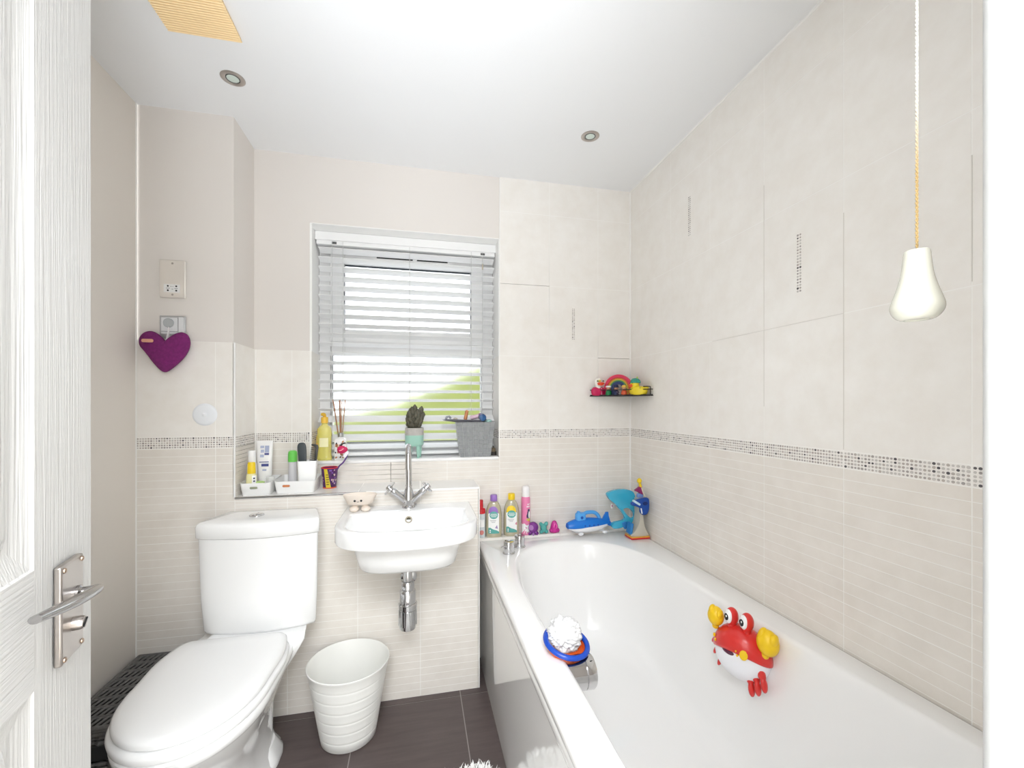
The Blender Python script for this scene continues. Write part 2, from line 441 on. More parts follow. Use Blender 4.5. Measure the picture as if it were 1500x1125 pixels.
# sill board
mb = MB(); mb.box(WX0 + .007, WX1 - .002, YB - .004, WY, WZ0 - .014, WZ0)
struct('window_sill', mb, M('white_sill', (0.89, 0.885, 0.875), 0.3), 'white window sill carrying bottles, cactus and basket', 'window sill', bevel=.004)

# hedge in the garden beyond the frosted glass
mb = MB()
for k in range(2600):
    x = random.uniform(-2.2, 3.4)
    top = 1.30 + 0.36 * max(0, (x + .7)) ** .8 if x > -.7 else 1.22
    z = random.uniform(0, 1) ** .8 * top + random.gauss(0, .05); y = 4.6 + random.gauss(0, .22)
    s_ = random.uniform(.05, .11)
    R = Matrix.Rotation(random.uniform(0, 6.28), 3, 'Z') @ Matrix.Rotation(random.uniform(0, 3.1), 3, 'X')
    c = Vector((x, y, max(z, .05)))
    mb.add([c + R @ Vector(q) * s_ for q in ((-.5, 0, 0), (0, -.32, .06), (.6, 0, 0), (0, .32, .06))], [(0, 1, 2, 3)], random.choice((0, 0, 1)))
tops = [(-2.2, 1.1), (-.7, 1.1), (-.3, 1.2), (.3, 1.45), (.8, 1.72), (1.5, 1.95), (3.4, 2.4)]
mb.prism([(3.4, 0), (-2.2, 0)][::-1] + tops[::-1], 4.55, 4.95, 'xz', 1)
hedge_m = M('young_leaf_green', (0.20, 0.23, 0.036), 0.8); hedge_d = M('leaf_green', (0.165, 0.19, 0.03), 0.8)
setp(obj('hedge', mb, [hedge_m, hedge_d]), 'yellow green hedge in the garden, blurred behind the frosted window', 'hedge')

# ------------------------------------------------------------------ venetian blind
bl = thing('venetian_blind', 'white slatted venetian blind hanging in the window', 'blind', (-.03, 2.14, WZ1), 0)
BX0, BX1, BY = -0.443, 0.377, 2.142
mb = MB(); mb.box(BX0 - .008, BX1 + .004, 2.118, 2.166, 1.945, 1.998)
obj('headrail', mb, slat_m, bl, world=True, bevel=.003)
mb = MB(); mb.box(BX0 - .012, BX1 + .007, 2.108, 2.1165, 1.962, 2.001)
obj('valance', mb, slat_m, bl, world=True, bevel=.002)
mb = MB()
zs = 1.925; slz = []
while zs > 1.0: slz.append(zs); zs -= 0.0437
for z in slz:
    t = math.radians(13) if z > 1.16 else math.radians(-33)
    if z < 1.03: t = math.radians(-20)
    # slat section: slightly crowned, 50 mm wide; inner edge towards the room
    sec = []
    for k in range(7):
        q = -0.025 + 0.05 * k / 6; h_ = 0.0018 * (1 - (q / .025) ** 2)
        sec.append((q, h_ + .0012))
    for k in range(6, -1, -1):
        q = -0.025 + 0.05 * k / 6; h_ = 0.0018 * (1 - (q / .025) ** 2)
        sec.append((q, h_ - .0012))
    ct, st = math.cos(t), math.sin(t)
    ring = lambda x: [Vector((x, BY + q * ct + h_ * st, z - q * st + h_ * ct)) for q, h_ in sec]
    mb.loft([ring(BX0), ring(BX1)])
obj('slats', mb, slat_m, bl, world=True, sharp=50)
mb = MB(); mb.box(BX0, BX1, BY - .024, BY + .022, 0.966, 0.982)
obj('bottom_rail', mb, slat_m, bl, world=True, bevel=.004)
cord_m = M('blind_cord', (0.62, 0.62, 0.61), 0.8)
for x in (-0.382, -0.335, -0.034, 0.262, 0.318):
    m_ = MB(); m_.tube([(x, BY - .0262, 1.96), (x, BY - .0262, .975)], .0011, 5)
    if x in (-0.335, -0.034, 0.262): m_.tube([(x, BY + .0262, 1.96), (x, BY + .0262, .975)], .0008, 5)
    obj('cord', m_, cord_m, bl, world=True)
for x in (-0.375, 0.318):
    m_ = MB(); m_.box(x - .009, x + .012, 2.1165, 2.120, 1.948, 1.958, 0); m_.box(x - .006, x + .009, 2.1140, 2.1175, 1.950, 1.954, 0)
    obj('cord_lock', m_, M('grey_cord_lock', (0.12, 0.12, 0.12), .5), bl, world=True)
m_ = MB(); m_.lathe([(.001, 0), (.0035, .001), (.0035, .022), (.002, .03), (.001, .031)], 10, T=TR(.3185, BY - .0275, 1.875))
obj('cord_pull', m_, M('cord_pull_beige', (0.55, .48, .38), .5), bl, world=True)

# ------------------------------------------------------------------ door (opens into the room on the left)
HX, HY = -0.397, 0.21
ang = math.atan2(0.936 - HY, -0.584 - HX)
door = thing('door_1', 'white woodgrain panelled door standing open on the left', 'door', (HX, HY, 0), ang, None, 'structure')
W_, H0, H1, TH = 0.75, 0.008, 1.965, 0.035
def grain(name, sc):
    m = M(name, (0.74, 0.735, 0.72), 0.42)
    nt = m.node_tree; b = nt.nodes['Principled BSDF']
    tc = nt.nodes.new('ShaderNodeTexCoord'); mp = nt.nodes.new('ShaderNodeMapping'); mp.inputs['Scale'].default_value = sc
    n = nt.nodes.new('ShaderNodeTexNoise'); n.inputs['Scale'].default_value = 1.0; n.inputs['Detail'].default_value = 4
    n.inputs['Distortion'].default_value = .4
    bp = nt.nodes.new('ShaderNodeBump'); bp.inputs['Strength'].default_value = 1.0; bp.inputs['Distance'].default_value = .0024
    nt.links.new(tc.outputs['Object'], mp.inputs[0]); nt.links.new(mp.outputs[0], n.inputs['Vector'])
    nt.links.new(n.outputs['Fac'], bp.inputs['Height']); nt.links.new(bp.outputs[0], b.inputs['Normal'])
    return m
gv = grain('door_grain_upright', (210, 210, 4)); gh = grain('door_grain_level', (4, 210, 210))
mb = MB()
# local: x along the leaf from the hinge, -y is the face seen from the doorway, z up
cols = [0.0, 0.085, 0.30, 0.345, 0.557, W_]; rows = [H0, 0.20, 0.795, 0.968, 1.86, H1]
yf = 0.0
for i in range(5):
    for j in range(5):
        x0, x1, z0, z1 = cols[i], cols[i + 1], rows[j], rows[j + 1]
        if i in (1, 3) and j in (1, 3):
            rr = lambda o, d: [Vector((x0 + o, yf + d, z0 + o)), Vector((x1 - o, yf + d, z0 + o)), Vector((x1 - o, yf + d, z1 - o)), Vector((x0 + o, yf + d, z1 - o))]
            mb.loft([rr(0, 0), rr(.003, .003), rr(.040, .013), rr(.046, .013), rr(.062, .003), rr(.066, .002)], False, True, 0)
        else:
            mb.quad((x0, yf, z0), (x1, yf, z0), (x1, yf, z1), (x0, yf, z1), 1 if (i in (1, 3)) else 0)
mb.quad((0, TH, H0), (0, TH, H1), (W_, TH, H1), (W_, TH, H0)); mb.quad((W_, yf, H0), (W_, yf, H1), (W_, TH, H1), (W_, TH, H0))
mb.quad((0, yf, H0), (0, yf, H1), (0, TH, H1), (0, TH, H0)); mb.quad((0, yf, H1), (W_, yf, H1), (W_, TH, H1), (0, TH, H1)); mb.quad((0, yf, H0), (W_, yf, H0), (W_, TH, H0), (0, TH, H0))
obj('leaf', mb, [gv, gh], door, sharp=20)
mb = MB(); mb.box(.609, .687, -.011, -.0005, .797, .953)
hp = obj('handle_plate', mb, nickel, door, bevel=.003)
for x, z in ((.617, .945), (.679, .945), (.617, .805), (.679, .805)):
    m_ = MB(); m_.lathe([(.001, 0), (.0045, .0002), (.004, .0018), (.002, .003), (.001, .0031)], 12, T=TR(x, -.011, z) @ RX(PI / 2))
    obj('screw', m_, M('screw_brass', (0.55, 0.42, 0.33), .3, metal=1), hp)
mb = MB(); mb.lathe([(.012, 0), (.012, .004), (.0085, .007), (.0085, .024), (.006, .027)], 20, T=TR(.662, -.011, .893) @ RX(PI / 2))
path = catmull([(.676, -.030, .893), (.658, -.036, .896), (.60, -.040, .906), (.54, -.039, .916), (.474, -.033, .927)], 8)
rad = [.0075 + .0035 * math.sin(PI * (i / (len(path) - 1)) ** 1.3) for i in range(len(path))]
mb.tube(path, rad, 14, 0, flat=.75)
obj('lever', mb, M('polished_nickel', (.42, .41, .41), .16, metal=1), door)
mb = MB(); mb.lathe([(.011, 0), (.011, .010), (.0095, .014), (.001, .0142)], 20, 0, T=TR(.648, -.011, .848) @ RX(PI / 2))
mb.box(-.0085, .0085, -.0012, .0012, -.001, .0012, 1, T=TR(.648, -.0255, .848) @ RX(PI / 2) @ RZ(.6))
obj('release_knob', mb, [nickel, dark_hole], hp)

# ------------------------------------------------------------------ ceiling fittings
def downlight(x, y, label):
    t = thing('downlight', label, 'ceiling light', (x, y, HC), 0, 'recessed ceiling downlights')
    m_ = MB(); m_.lathe([(.0215, .006), (.0225, -.001), (.025, -.003), (.0295, -.0035), (.034, -.0025), (.037, -.001), (.037, .0002), (.0215, .0002)], 40)
    obj('bezel', m_, nickel, t)
    m_ = MB(); m_.lathe([(.0218, -.0012), (.0205, -.0018), (.0185, -.0015), (.0185, -.0005), (.0218, -.0003)], 40)
    obj('collar', m_, M('dark_chrome', (0.18, 0.19, 0.19), .2, metal=1), t)
    m_ = MB(); m_.lathe([(.0184, -.0005), (.0184, -.0012), (.010, -.0022), (.0005, -.0026)], 32)
    obj('lamp', m_, M('lamp_glass', (0.60, 0.68, 0.62), .15), t)
downlight(-.603, 1.61, 'chrome ringed downlight in the ceiling near the yellowed vent')
downlight(.690, 1.642, 'chrome ringed downlight in the ceiling over the bath')
t = thing('ceiling_vent', 'yellowed ribbed plastic extractor grille on the ceiling', 'ceiling vent', (-.606, 1.33, HC), 0)
vent_m = M('yellowed_plastic', (0.92, 0.72, 0.42), .45)
mb = MB(); mb.box(-.094, .094, -.10, .10, -.010, -.0005)
obj('frame', mb, M('yellowed_gap_shade', (0.80, 0.56, 0.27), .5), t, bevel=.003)  # darker than the ribs: shade in the gaps is put into the colour
mb = MB()
for k in range(24):
    y = -.096 + k * .00835
    mb.tube([(-.096, y, -.0120), (.096, y, -.0120)], .0027, 8)
setp(obj('slats', mb, vent_m, t), 'yellowed ribs')

# pull cord
t = thing('light_pull', 'white pear shaped pull knob on a stained cord near the door', 'pull cord', (.394, .268, HC), 0)
cm = M('pull_cord', (0.86, 0.84, 0.78), .8)
nt = cm.node_tree; b = nt.nodes['Principled BSDF']
tc = nt.nodes.new('ShaderNodeTexCoord'); sp = nt.nodes.new('ShaderNodeSeparateXYZ'); rp = nt.nodes.new('ShaderNodeMapRange')
rp.inputs['From Min'].default_value = -.835; rp.inputs['From Max'].default_value = -.905
cr = nt.nodes.new('ShaderNodeValToRGB'); cr.color_ramp.elements[0].color = (.60, .585, .53, 1); cr.color_ramp.elements[1].color = (.40, .28, .12, 1)
nt.links.new(tc.outputs['Object'], sp.inputs[0]); nt.links.new(sp.outputs['Z'], rp.inputs['Value']); nt.links.new(rp.outputs[0], cr.inputs[0]); nt.links.new(cr.outputs[0], b.inputs['Base Color'])
mb = MB()
L_ = HC - 1.328
for ph in (0, PI):
    mb.tube([(.00055 * math.cos(ph + i * 1.1), .00055 * math.sin(ph + i * 1.1), -i * .0012) for i in range(int(L_ / .0012))], .0006, 5)
setp(obj('cord', mb, cm, t), 'twisted cord, white above and stained orange below')
mb = MB()
prof = [(.0035, 1.336), (.0125, 1.3358), (.0142, 1.333), (.0148, 1.328), (.0172, 1.314), (.0215, 1.302), (.0262, 1.292), (.0284, 1.286), (.0280, 1.2815), (.0245, 1.277), (.0195, 1.2738), (.0135, 1.2728), (.012, 1.274), (.004, 1.274)]
pts = catmull([(r * .59, 1.3305 + (z - 1.336) * .89, 0) for r, z in prof], 4)
mb.lathe([(p.x, p.y - HC) for p in pts], 48, T=TR(0, 0, 0))
obj('knob', mb, M('ivory_plastic', (0.50, 0.49, 0.42), .22, coat=.3), t)
mb = MB(); mb.lathe([(.001, -.006), (.02, -.006), (.026, -.002), (.026, -.0005)], 32)
obj('ceiling_rose', mb, plastic_w, t)

# ------------------------------------------------------------------ wall fittings
t = thing('shaver_socket', 'steel shaver socket plate on the wall above the heart', 'socket', (-.8795, YF + .006, 1.669), 0)
mb = MB(); mb.box(-.042, .042, -.0085, 0, -.069, .069)
pl = obj('plate', mb, M('satin_steel', (0.88, 0.84, 0.79), .34, metal=.6), t, bevel=.002)
mb = MB(); mb.box(-.027, .025, -.0095, -.0068, -.050, -.020, 0)
for x, z in ((-.014, -.027), (.013, -.027), (-.014, -.043), (.013, -.043)):
    mb.lathe([(.0032, 0), (.0032, .0006)], 12, 1, T=TR(x, -.0094, z) @ RX(PI / 2))
for x0, x1, z in ((-.006, -.002, -.028), (.001, .004, -.028), (-.02, -.008, -.035), (.007, .018, -.035), (-.002, .003, -.038)):
    mb.box(x0, x1, -.0098, -.0094, z - .0012, z + .0008, 2)
obj('outlet', mb, [plastic_w, dark_hole, M('grey_print', (.35, .35, .36), .6)], t, bevel=0)
for z in (.057, -.058):
    m_ = MB(); m_.lathe([(.001, 0), (.0038, .0002), (.003, .0014), (.001, .0018)], 12, T=TR(0, -.0085, z) @ RX(PI / 2)); obj('screw', m_, nickel, pl)

t = thing('light_switch', 'square grey switch with round dial, heart hung from it', 'switch', (-.8795, YF + .006, 1.4915), 0)
mb = MB(); mb.box(-.042, .042, -.008, 0, -.042, .042)
obj('plate', mb, M('silver_plastic', (0.50, .50, .51), .3, metal=.6), t, bevel=.003)
mb = MB(); mb.box(-.034, .018, -.012, -.0075, -.026, .034, 0); mb.box(.022, .038, -.013, -.0075, -.030, .036, 0); mb.box(-.034, .018, -.0122, -.0118, -.018, -.016, 1)
obj('rocker', mb, [M('pale_grey_plastic', (.72, .73, .74), .4), M('grey_line', (.25, .26, .28), .5)], t, bevel=.0015)
mb = MB(); mb.lathe([(.017, 0), (.017, .003), (.015, .005), (.001, .0052)], 28, T=TR(-.010, -.012, .014) @ RX(PI / 2))
obj('dial', mb, M('grey_dial', (.45, .47, .48), .35), t)
# felt heart
t = thing('felt_heart', 'plum purple stuffed felt heart hanging on the switch', 'heart ornament', (-.890, 1.793, 1.40), 0)
hv = []
hp_ = [(0, .037), (-.012, .050), (-.030, .066), (-.050, .071), (-.070, .063), (-.082, .042), (-.080, .018), (-.066, -.002), (-.052, -.022), (-.036, -.046), (-.016, -.070), (0, -.077), (.016, -.068), (.040, -.045), (.062, -.018), (.076, .012), (.079, .040), (.070, .062), (.050, .070), (.030, .062), (.012, .048)]
hp_ = [(p.x, p.y) for p in catmull([(a, b, 0) for a, b in hp_], 4, True)]
mb = MB()
rings = []
cz = -.002
for k in range(9):
    a = k / 8 * PI
    sc = math.sin(a) ** .55 if 0 < k < 8 else .02
    rings.append([Vector((x * sc + (0) * (1 - sc), -.022 * math.cos(a), cz + (z - cz) * sc)) for x, z in hp_])
mb.loft(rings)
obj('cushion', mb, M('plum_felt', (0.22, 0.022, 0.16), .95, noise_amt=.3, noise_scale=120, bump=.5, bump_scale=300), t, sharp=180)
mb = MB(); mb.tube(catmull([(.004, -.004, .034), (.0045, .006, .06), (.005, .0125, .088)], 5), .006, 8, flat=.25)
obj('ribbon', mb, M('white_ribbon', (.9, .88, .87), .7), t)
mb = MB(); mb.pillow(rrect(.036, .012, .005, 5, -.060, .036), -.0265, -.0225, .0008, 'xz', T=TR(.016, .0, -.003))
obj('tag', mb, M('tan_tag', (.72, .36, .25), .7), t)
# suction disc
mb = MB(); pts = catmull([(.001, -.014, 0), (.004, -.013, 0), (.006, -.008, 0), (.02, -.0065, 0), (.035, -.004, 0), (.0415, -.0005, 0)], 5)
mb.lathe([(p.x, -p.y) for p in pts], 36, T=RX(PI / 2))
setp(obj('suction_disc', mb, M('frosted_white_plastic', (.80, .82, .85), .35), loc=None), 'round frosted white suction disc stuck on the tiles', 'suction cup')
bpy.data.objects['suction_disc'].location = (-.774, YF - .0005, 1.1685)

# ------------------------------------------------------------------ bathtub
tub = thing('bathtub', 'white built-in bathtub along the right tiled wall', 'bathtub', (.67, 1.09, 0), 0)
ZR = 0.577
bx0, bx1, by0, by1 = 0.276, 1.0705, 0.216, 1.9705
inn = [(.355, 1.20), (.357, .95), (.356, .68), (.366, .52), (.42, .38), (.55, .31), (.68, .295), (.82, .31), (.95, .39), (1.0, .50), (1.0, .62), (.985, .85), (.968, 1.10), (.955, 1.35), (.945, 1.55), (.918, 1.68), (.86, 1.785), (.78, 1.848), (.68, 1.872), (.57, 1.86), (.465, 1.80), (.398, 1.69), (.364, 1.53), (.355, 1.38)]
inn = [(p.x, p.y) for p in catmull([(a, b, 0) for a, b in inn], 8, True)]
cx, cy = .65, 1.08
def polar(poly, a):
    dx, dy = math.cos(a), math.sin(a); best = 0
    n = len(poly)
    for i in range(n):
        x1, y1 = poly[i][0] - cx, poly[i][1] - cy; x2, y2 = poly[(i + 1) % n][0] - cx, poly[(i + 1) % n][1] - cy
        den = dx * (y2 - y1) - dy * (x2 - x1)
        if abs(den) < 1e-12: continue
        t_ = (x1 * (y2 - y1) - y1 * (x2 - x1)) / den
        u_ = (x1 * dy - y1 * dx) / den
        if t_ > 0 and -1e-9 <= u_ <= 1 + 1e-9: best = max(best, t_)
    return best
def rect_poly(o, r): return rrect(bx1 - bx0 - 2 * o, by1 - by0 - 2 * o, r, 6, (bx0 + bx1) / 2, (by0 + by1) / 2)
angs = [2 * PI * k / 160 for k in range(160)]
for qx, qy in ((bx0, by0), (bx1, by0), (bx0, by1), (bx1, by1)):
    a = math.atan2(qy - cy, qx - cx) % (2 * PI)
    angs += [a - .012, a - .004, a + .004, a + .012]
angs = sorted(a % (2 * PI) for a in angs)
def ringp(poly, z): return [Vector((cx + polar(poly, a) * math.cos(a), cy + polar(poly, a) * math.sin(a), z)) for a in angs]
def ring_in(ins, z):
    o = []
    for a in angs:
        r = polar(inn, a)
        dx, dy = math.cos(a), math.sin(a)
        # inset more at the sloped head end (towards the door) than at the sides
        k = ins * (1 + .9 * max(0, -dy) ** 2 + .25 * max(0, dy) ** 2)
        o.append(Vector((cx + (r - k) * dx, cy + (r - k) * dy, z)))
    return o
RR = [ringp(rect_poly(.004, .006), ZR - .030), ringp(rect_poly(0, .008), ZR - .024), ringp(rect_poly(0, .008), ZR - .010), ringp(rect_poly(.003, .008), ZR - .003), ringp(rect_poly(.010, .008), ZR)]
RR += [ring_in(-.012, ZR), ring_in(-.006, ZR - .0012), ring_in(0.0, ZR - .005), ring_in(.005, ZR - .012), ring_in(.010, ZR - .026)]
for z, i_ in ((.50, .018), (.42, .032), (.34, .047), (.27, .064), (.23, .080), (.205, .098), (.190, .122), (.184, .150), (.182, .19)): RR.append(ring_in(i_, z))
mb = MB(); mb.loft(RR, False, True)
obj('tub', mb, acrylic, tub, world=True, sharp=60)
mb = MB()
sec = [(.300, 0.0), (.289, 0.0), (.287, .02), (.2868, .498), (.2862, .508), (.281, .514), (.2795, .520), (.2795, .532), (.281, .537), (.290, .541), (.293, .548), (.300, .548)]
mb.prism(sec, by0 + .002, by1 - .002, 'xz')
obj('side_panel', mb, panel_m, tub, world=True, sharp=50)
mb = MB()
mb.lathe([(.001, 0), (.041, 0), (.041, .060), (.0405, .0605), (.0395, .061), (.0395, .0625), (.041, .063), (.041, .083), (.038, .087), (.001, .0872)], 40, 0, T=TR(.346, 1.02, .533) @ RY(PI / 2))
mb.lathe([(.004, 0), (.004, .0005)], 12, 1, T=TR(.423, 1.002, .5685) @ RX(-.45))
obj('overflow_filler', mb, [chrome, dark_hole], tub, world=True)
mb = MB(); mb.lathe([(.001, .187), (.03, .187), (.034, .1835)], 28, T=TR(.64, 1.55, 0)); obj('waste', mb, chrome, tub, world=True)
def valve(x, y, label):
    t = thing('bath_valve', label, 'tap', (x, y, ZR), 0, 'chrome bath valves')
    m_ = MB(); m_.lathe([(.026, .0), (.026, .003), (.0235, .006), (.0225, .0065)], 32); obj('base_ring', m_, chrome, t)
    m_ = MB(); m_.lathe([(.022, .0065), (.0225, .010), (.0225, .048), (.0215, .051), (.012, .0515), (.0115, .050), (.001, .050)], 32)
    m_.tube([(-.020, -.004, .030), (-.034, -.008, .030)], .0028, 10)
    m_.box(-.0226, .0226, -.0015, .0015, .046, .0518)
    obj('handle', m_, chrome, t)
valve(.380, 1.779, 'short chrome bath valve on the rim, nearer the room')
valve(.444, 1.850, 'short chrome bath valve on the rim, nearer the bottles')

# ------------------------------------------------------------------ wash basin, tap, trap
bas = thing('wash_basin', 'white wall hung wash basin with square rim', 'wash basin', (-.030, YF, .796), 0)
BXc = -.029
def dshape(hw, yb, yfr, yc, p=2.6, n=24):
    """flat back at yb, straight sides to yc, superelliptic front to yfr (ccw from back right)"""
    o = []
    for k in range(n + 1):
        a = PI * k / n
        c, s_ = math.cos(a), math.sin(a)
        o.append((BXc + hw * math.copysign(abs(c) ** (2 / p), c), yc - (yc - yfr) * abs(s_) ** (2 / p)))
    for k in range(1, 5): o.append((BXc - hw, yc + (yb - yc) * k / 4))
    for k in range(1, 7): o.append((BXc - hw + 2 * hw * k / 6, yb))
    for k in range(1, 4): o.append((BXc + hw, yb + (yc - yb) * k / 4))
    return o
Zt = .796
yw = YF - .0015
outer = dshape(.246, yw, 1.408, 1.60); lip = dshape(.240, yw, 1.414, 1.60)
inner = dshape(.212, 1.700, 1.446, 1.60, 3.2)
mb = MB()
rings = [at_z(dshape(.244, yw, 1.411, 1.60), Zt - .056), at_z(outer, Zt - .052), at_z(outer, Zt - .008), at_z(dshape(.2445, yw, 1.4095, 1.60), Zt - .003), at_z(lip, Zt),
         at_z(dshape(.218, 1.706, 1.440, 1.60, 3.0), Zt), at_z(dshape(.213, 1.701, 1.445, 1.60, 3.1), Zt - .002), at_z(dshape(.209, 1.697, 1.449, 1.60, 3.2), Zt - .007)]
for z, hw, yb_, yf_ in ((.765, .202, 1.694, 1.458), (.735, .188, 1.688, 1.475), (.705, .172, 1.678, 1.496), (.685, .150, 1.662, 1.515), (.677, .115, 1.64, 1.54), (.675, .05, 1.61, 1.58)):
    rings.append(at_z(dshape(hw, yb_, yf_, 1.6, 3.0), z))
mb.loft(rings, False, True)
ub = [at_z(dshape(.236, yw, 1.44, 1.60), Zt - .056), at_z(dshape(.192, yw, 1.452, 1.60, 3.0), Zt - .0565), at_z(dshape(.189, yw, 1.455, 1.60, 3.0), Zt - .065),
      at_z(dshape(.176, yw, 1.478, 1.60, 3.0), .675), at_z(dshape(.168, yw, 1.492, 1.60, 3.0), .645), at_z(dshape(.158, yw, 1.505, 1.60, 3.0), .634), at_z(dshape(.13, yw, 1.53, 1.60, 3.0), .630)]
mb.loft([at_z(dshape(.244, yw, 1.411, 1.60), Zt - .056)] + ub, False, True)
obj('bowl', mb, ceramic, bas, world=True, sharp=50)
mb = MB(); mb.lathe([(.0085, .0), (.0125, -.0005), (.0135, .001), (.0125, .003), (.009, .003), (.0085, .0)], 28, 0, T=TR(-.031, 1.6945, .765) @ RX(PI / 2 - .12))
mb.lathe([(.0005, -.002), (.0088, -.002), (.0088, .0005), (.0005, .0005)], 24, 1, T=TR(-.031, 1.6945, .765) @ RX(PI / 2 - .12))
obj('overflow_ring', mb, [M('worn_brass_ring', (.48, .43, .34), .3, metal=1), M('overflow_hole', (.10, .09, .06), .9)], bas, world=True)
mb = MB(); mb.lathe([(.001, .681), (.028, .681), (.031, .677)], 28, T=TR(-.03, 1.605, 0)); obj('plug', mb, chrome, bas, world=True)

tap = thing('mixer_tap', 'chrome swan neck mixer tap with two cross handles on the basin', 'tap', (-.032, 1.765, Zt), 0)
mb = MB(); mb.lathe([(.026, 0), (.026, .004), (.023, .007), (.0205, .010), (.0205, .05), (.017, .066), (.0125, .078), (.0115, .085)], 32)
obj('body', mb, chrome, tap)
path = [(0, 0, .08), (0, 0, .12), (0, 0, .19)] + [(0, -.042 + .042 * math.cos(a), .205 + .042 * math.sin(a)) for a in [PI * k / 12 for k in range(13)]] + [(0, -.0845, .186), (0, -.085, .165)]
mb = MB(); mb.tube(path, [.0118] * 3 + [.0112] * 13 + [.0115, .0122], 18)
mb.lathe([(.0128, .083), (.0135, .086), (.0128, .090)], 24)
obj('spout', mb, chrome, tap)
for sx in (-1, 1):
    m_ = MB()
    ax = Matrix.Translation((sx * .012, -.004, .028)) @ RY(sx * math.radians(50))
    m_.lathe([(.0125, 0), (.0125, .048), (.0132, .049), (.0132, .064), (.0105, .068)], 24, 0, T=ax)
    m_.lathe([(.0095, .068), (.0115, .070), (.0115, .088), (.0085, .092), (.001, .0925)], 24, 0, T=ax)
    for ph in (0.5, 0.5 + PI / 2):
        m_.tube([ax @ Vector((.030 * math.cos(ph), .030 * math.sin(ph), .079)), ax @ Vector((-.030 * math.cos(ph), -.030 * math.sin(ph), .079))], .0038, 10)
    obj('handle', m_, chrome, tap)

trap = thing('bottle_trap', 'chrome bottle trap hanging under the basin', 'bottle trap', (-.033, 1.625, .38), 0)
mb = MB(); mb.lathe([(.001, 0), (.022, .0005), (.029, .006), (.031, .016), (.0315, .075), (.034, .078), (.0345, .096), (.032, .099)], 36)
for k in range(14):
    a = 2 * PI * k / 14
    mb.box(-.003, .003, .030, .0335, .02, .074, 0, T=RZ(a))
obj('cup', mb, chrome, trap)
mb = MB(); mb.lathe([(.0295, .099), (.0295, .140), (.0275, .146), (.0235, .150)], 36)
obj('body', mb, chrome, trap)
mb = MB(); mb.lathe([(.022, .148), (.0245, .150), (.0245, .172), (.0215, .178), (.0165, .18), (.0165, .249), (.024, .2495)], 32)
obj('tail_nut', mb, chrome, trap)
mb = MB(); mb.tube([(0, .02, .12), (0, YF - 1.625 - .001, .12)], .016, 20); mb.lathe([(.032, 0), (.032, .003), (.02, .008)], 28, T=TR(0, YF - 1.625 - .001, .12) @ RX(PI / 2))
obj('waste_pipe', mb, chrome, trap)

# ------------------------------------------------------------------ toilet
TXC = -.537
toi = thing('toilet', 'white close coupled toilet with the lid closed', 'toilet', (TXC, 1.5, 0), 0)
def cplan(hw, yb, yfr, bow, r=.03, n=10, c=TXC):
    """cistern plan: flat back, bowed front, rounded front corners"""
    hb = hw - .036
    fr = [(c + hb, yb), (c + hw * .99, yfr + bow + r), (c + hw * .94, yfr + bow - .003), (c + hw * .5, yfr + bow * .3), (c, yfr), (c - hw * .5, yfr + bow * .3), (c - hw * .94, yfr + bow - .003), (c - hw * .99, yfr + bow + r), (c - hb, yb)]
    pts = catmull([(a, b, 0) for a, b in fr], 6)
    return [(p.x, p.y) for p in pts] + [(c - hb + 2 * hb * k / 6, yb) for k in range(1, 6)]
yb = YF - .008
mb = MB()
R_ = [at_z(cplan(.162, yb, 1.648, .030), .414), at_z(cplan(.174, yb, 1.638, .032), .418), at_z(cplan(.178, yb, 1.632, .032), .430), at_z(cplan(.184, yb, 1.624, .033), .54), at_z(cplan(.187, yb, 1.618, .034), .70), at_z(cplan(.188, yb, 1.617, .034), .748)]
mb.loft(R_)
cis = obj('cistern', mb, ceramic, toi, world=True, sharp=60)
mb = MB()
mb.loft([at_z(cplan(.190, yb, 1.615, .034), .7495), at_z(cplan(.194, yb, 1.611, .034), .754), at_z(cplan(.195, yb, 1.610, .034), .788), at_z(cplan(.192, yb, 1.613, .034), .798), at_z(cplan(.184, yb - .004, 1.621, .034), .8035), at_z(cplan(.14, yb - .03, 1.66, .03), .806)])
cl = obj('cistern_lid', mb, ceramic, toi, world=True, sharp=60)
mb = MB(); mb.lathe([(.024, .8055), (.024, .8085), (.0215, .811), (.001, .812)], 32, T=TR(-.565, 1.715, 0)); mb.box(-.566, -.564, 1.694, 1.736, .8110, .8125)
obj('flush_button', mb, chrome, cl, world=True)
LC = -.589
def egg(hw, yb_, yf_, yw_, bk=.95, n=40, c=LC, skew=.0):
    """toilet seat outline: rounded front, narrower straight back"""
    o = []
    for k in range(n + 1):                          # front half, right to left
        a = PI * k / n
        o.append((c + hw * math.cos(a), yw_ - (yw_ - yf_) * math.sin(a) ** .94))
    side = [(-hw, yw_), (-hw * (.5 + .5 * bk) - hw * .06, yw_ + (yb_ - yw_) * .5), (-hw * bk, yb_ - .035), (-hw * (bk - .1), yb_ - .006), (-hw * (bk - .25), yb_)]
    s1 = catmull([(a, b, 0) for a, b in side], 5)[1:]
    o += [(c + p.x, p.y) for p in s1]
    m_ = [(c + hw * (bk - .25) * (-1 + 2 * k / 5), yb_) for k in range(1, 5)]
    o += m_
    o += [(c - (p[0] - c), p[1]) for p in [(c + p.x, p.y) for p in s1][::-1]]
    return o
def shell(name, specs, mat):
    m_ = MB(); m_.loft([at_z(egg(*a), z) for z, a in specs]); return obj(name, m_, mat, toi, world=True, sharp=60)
h = .171
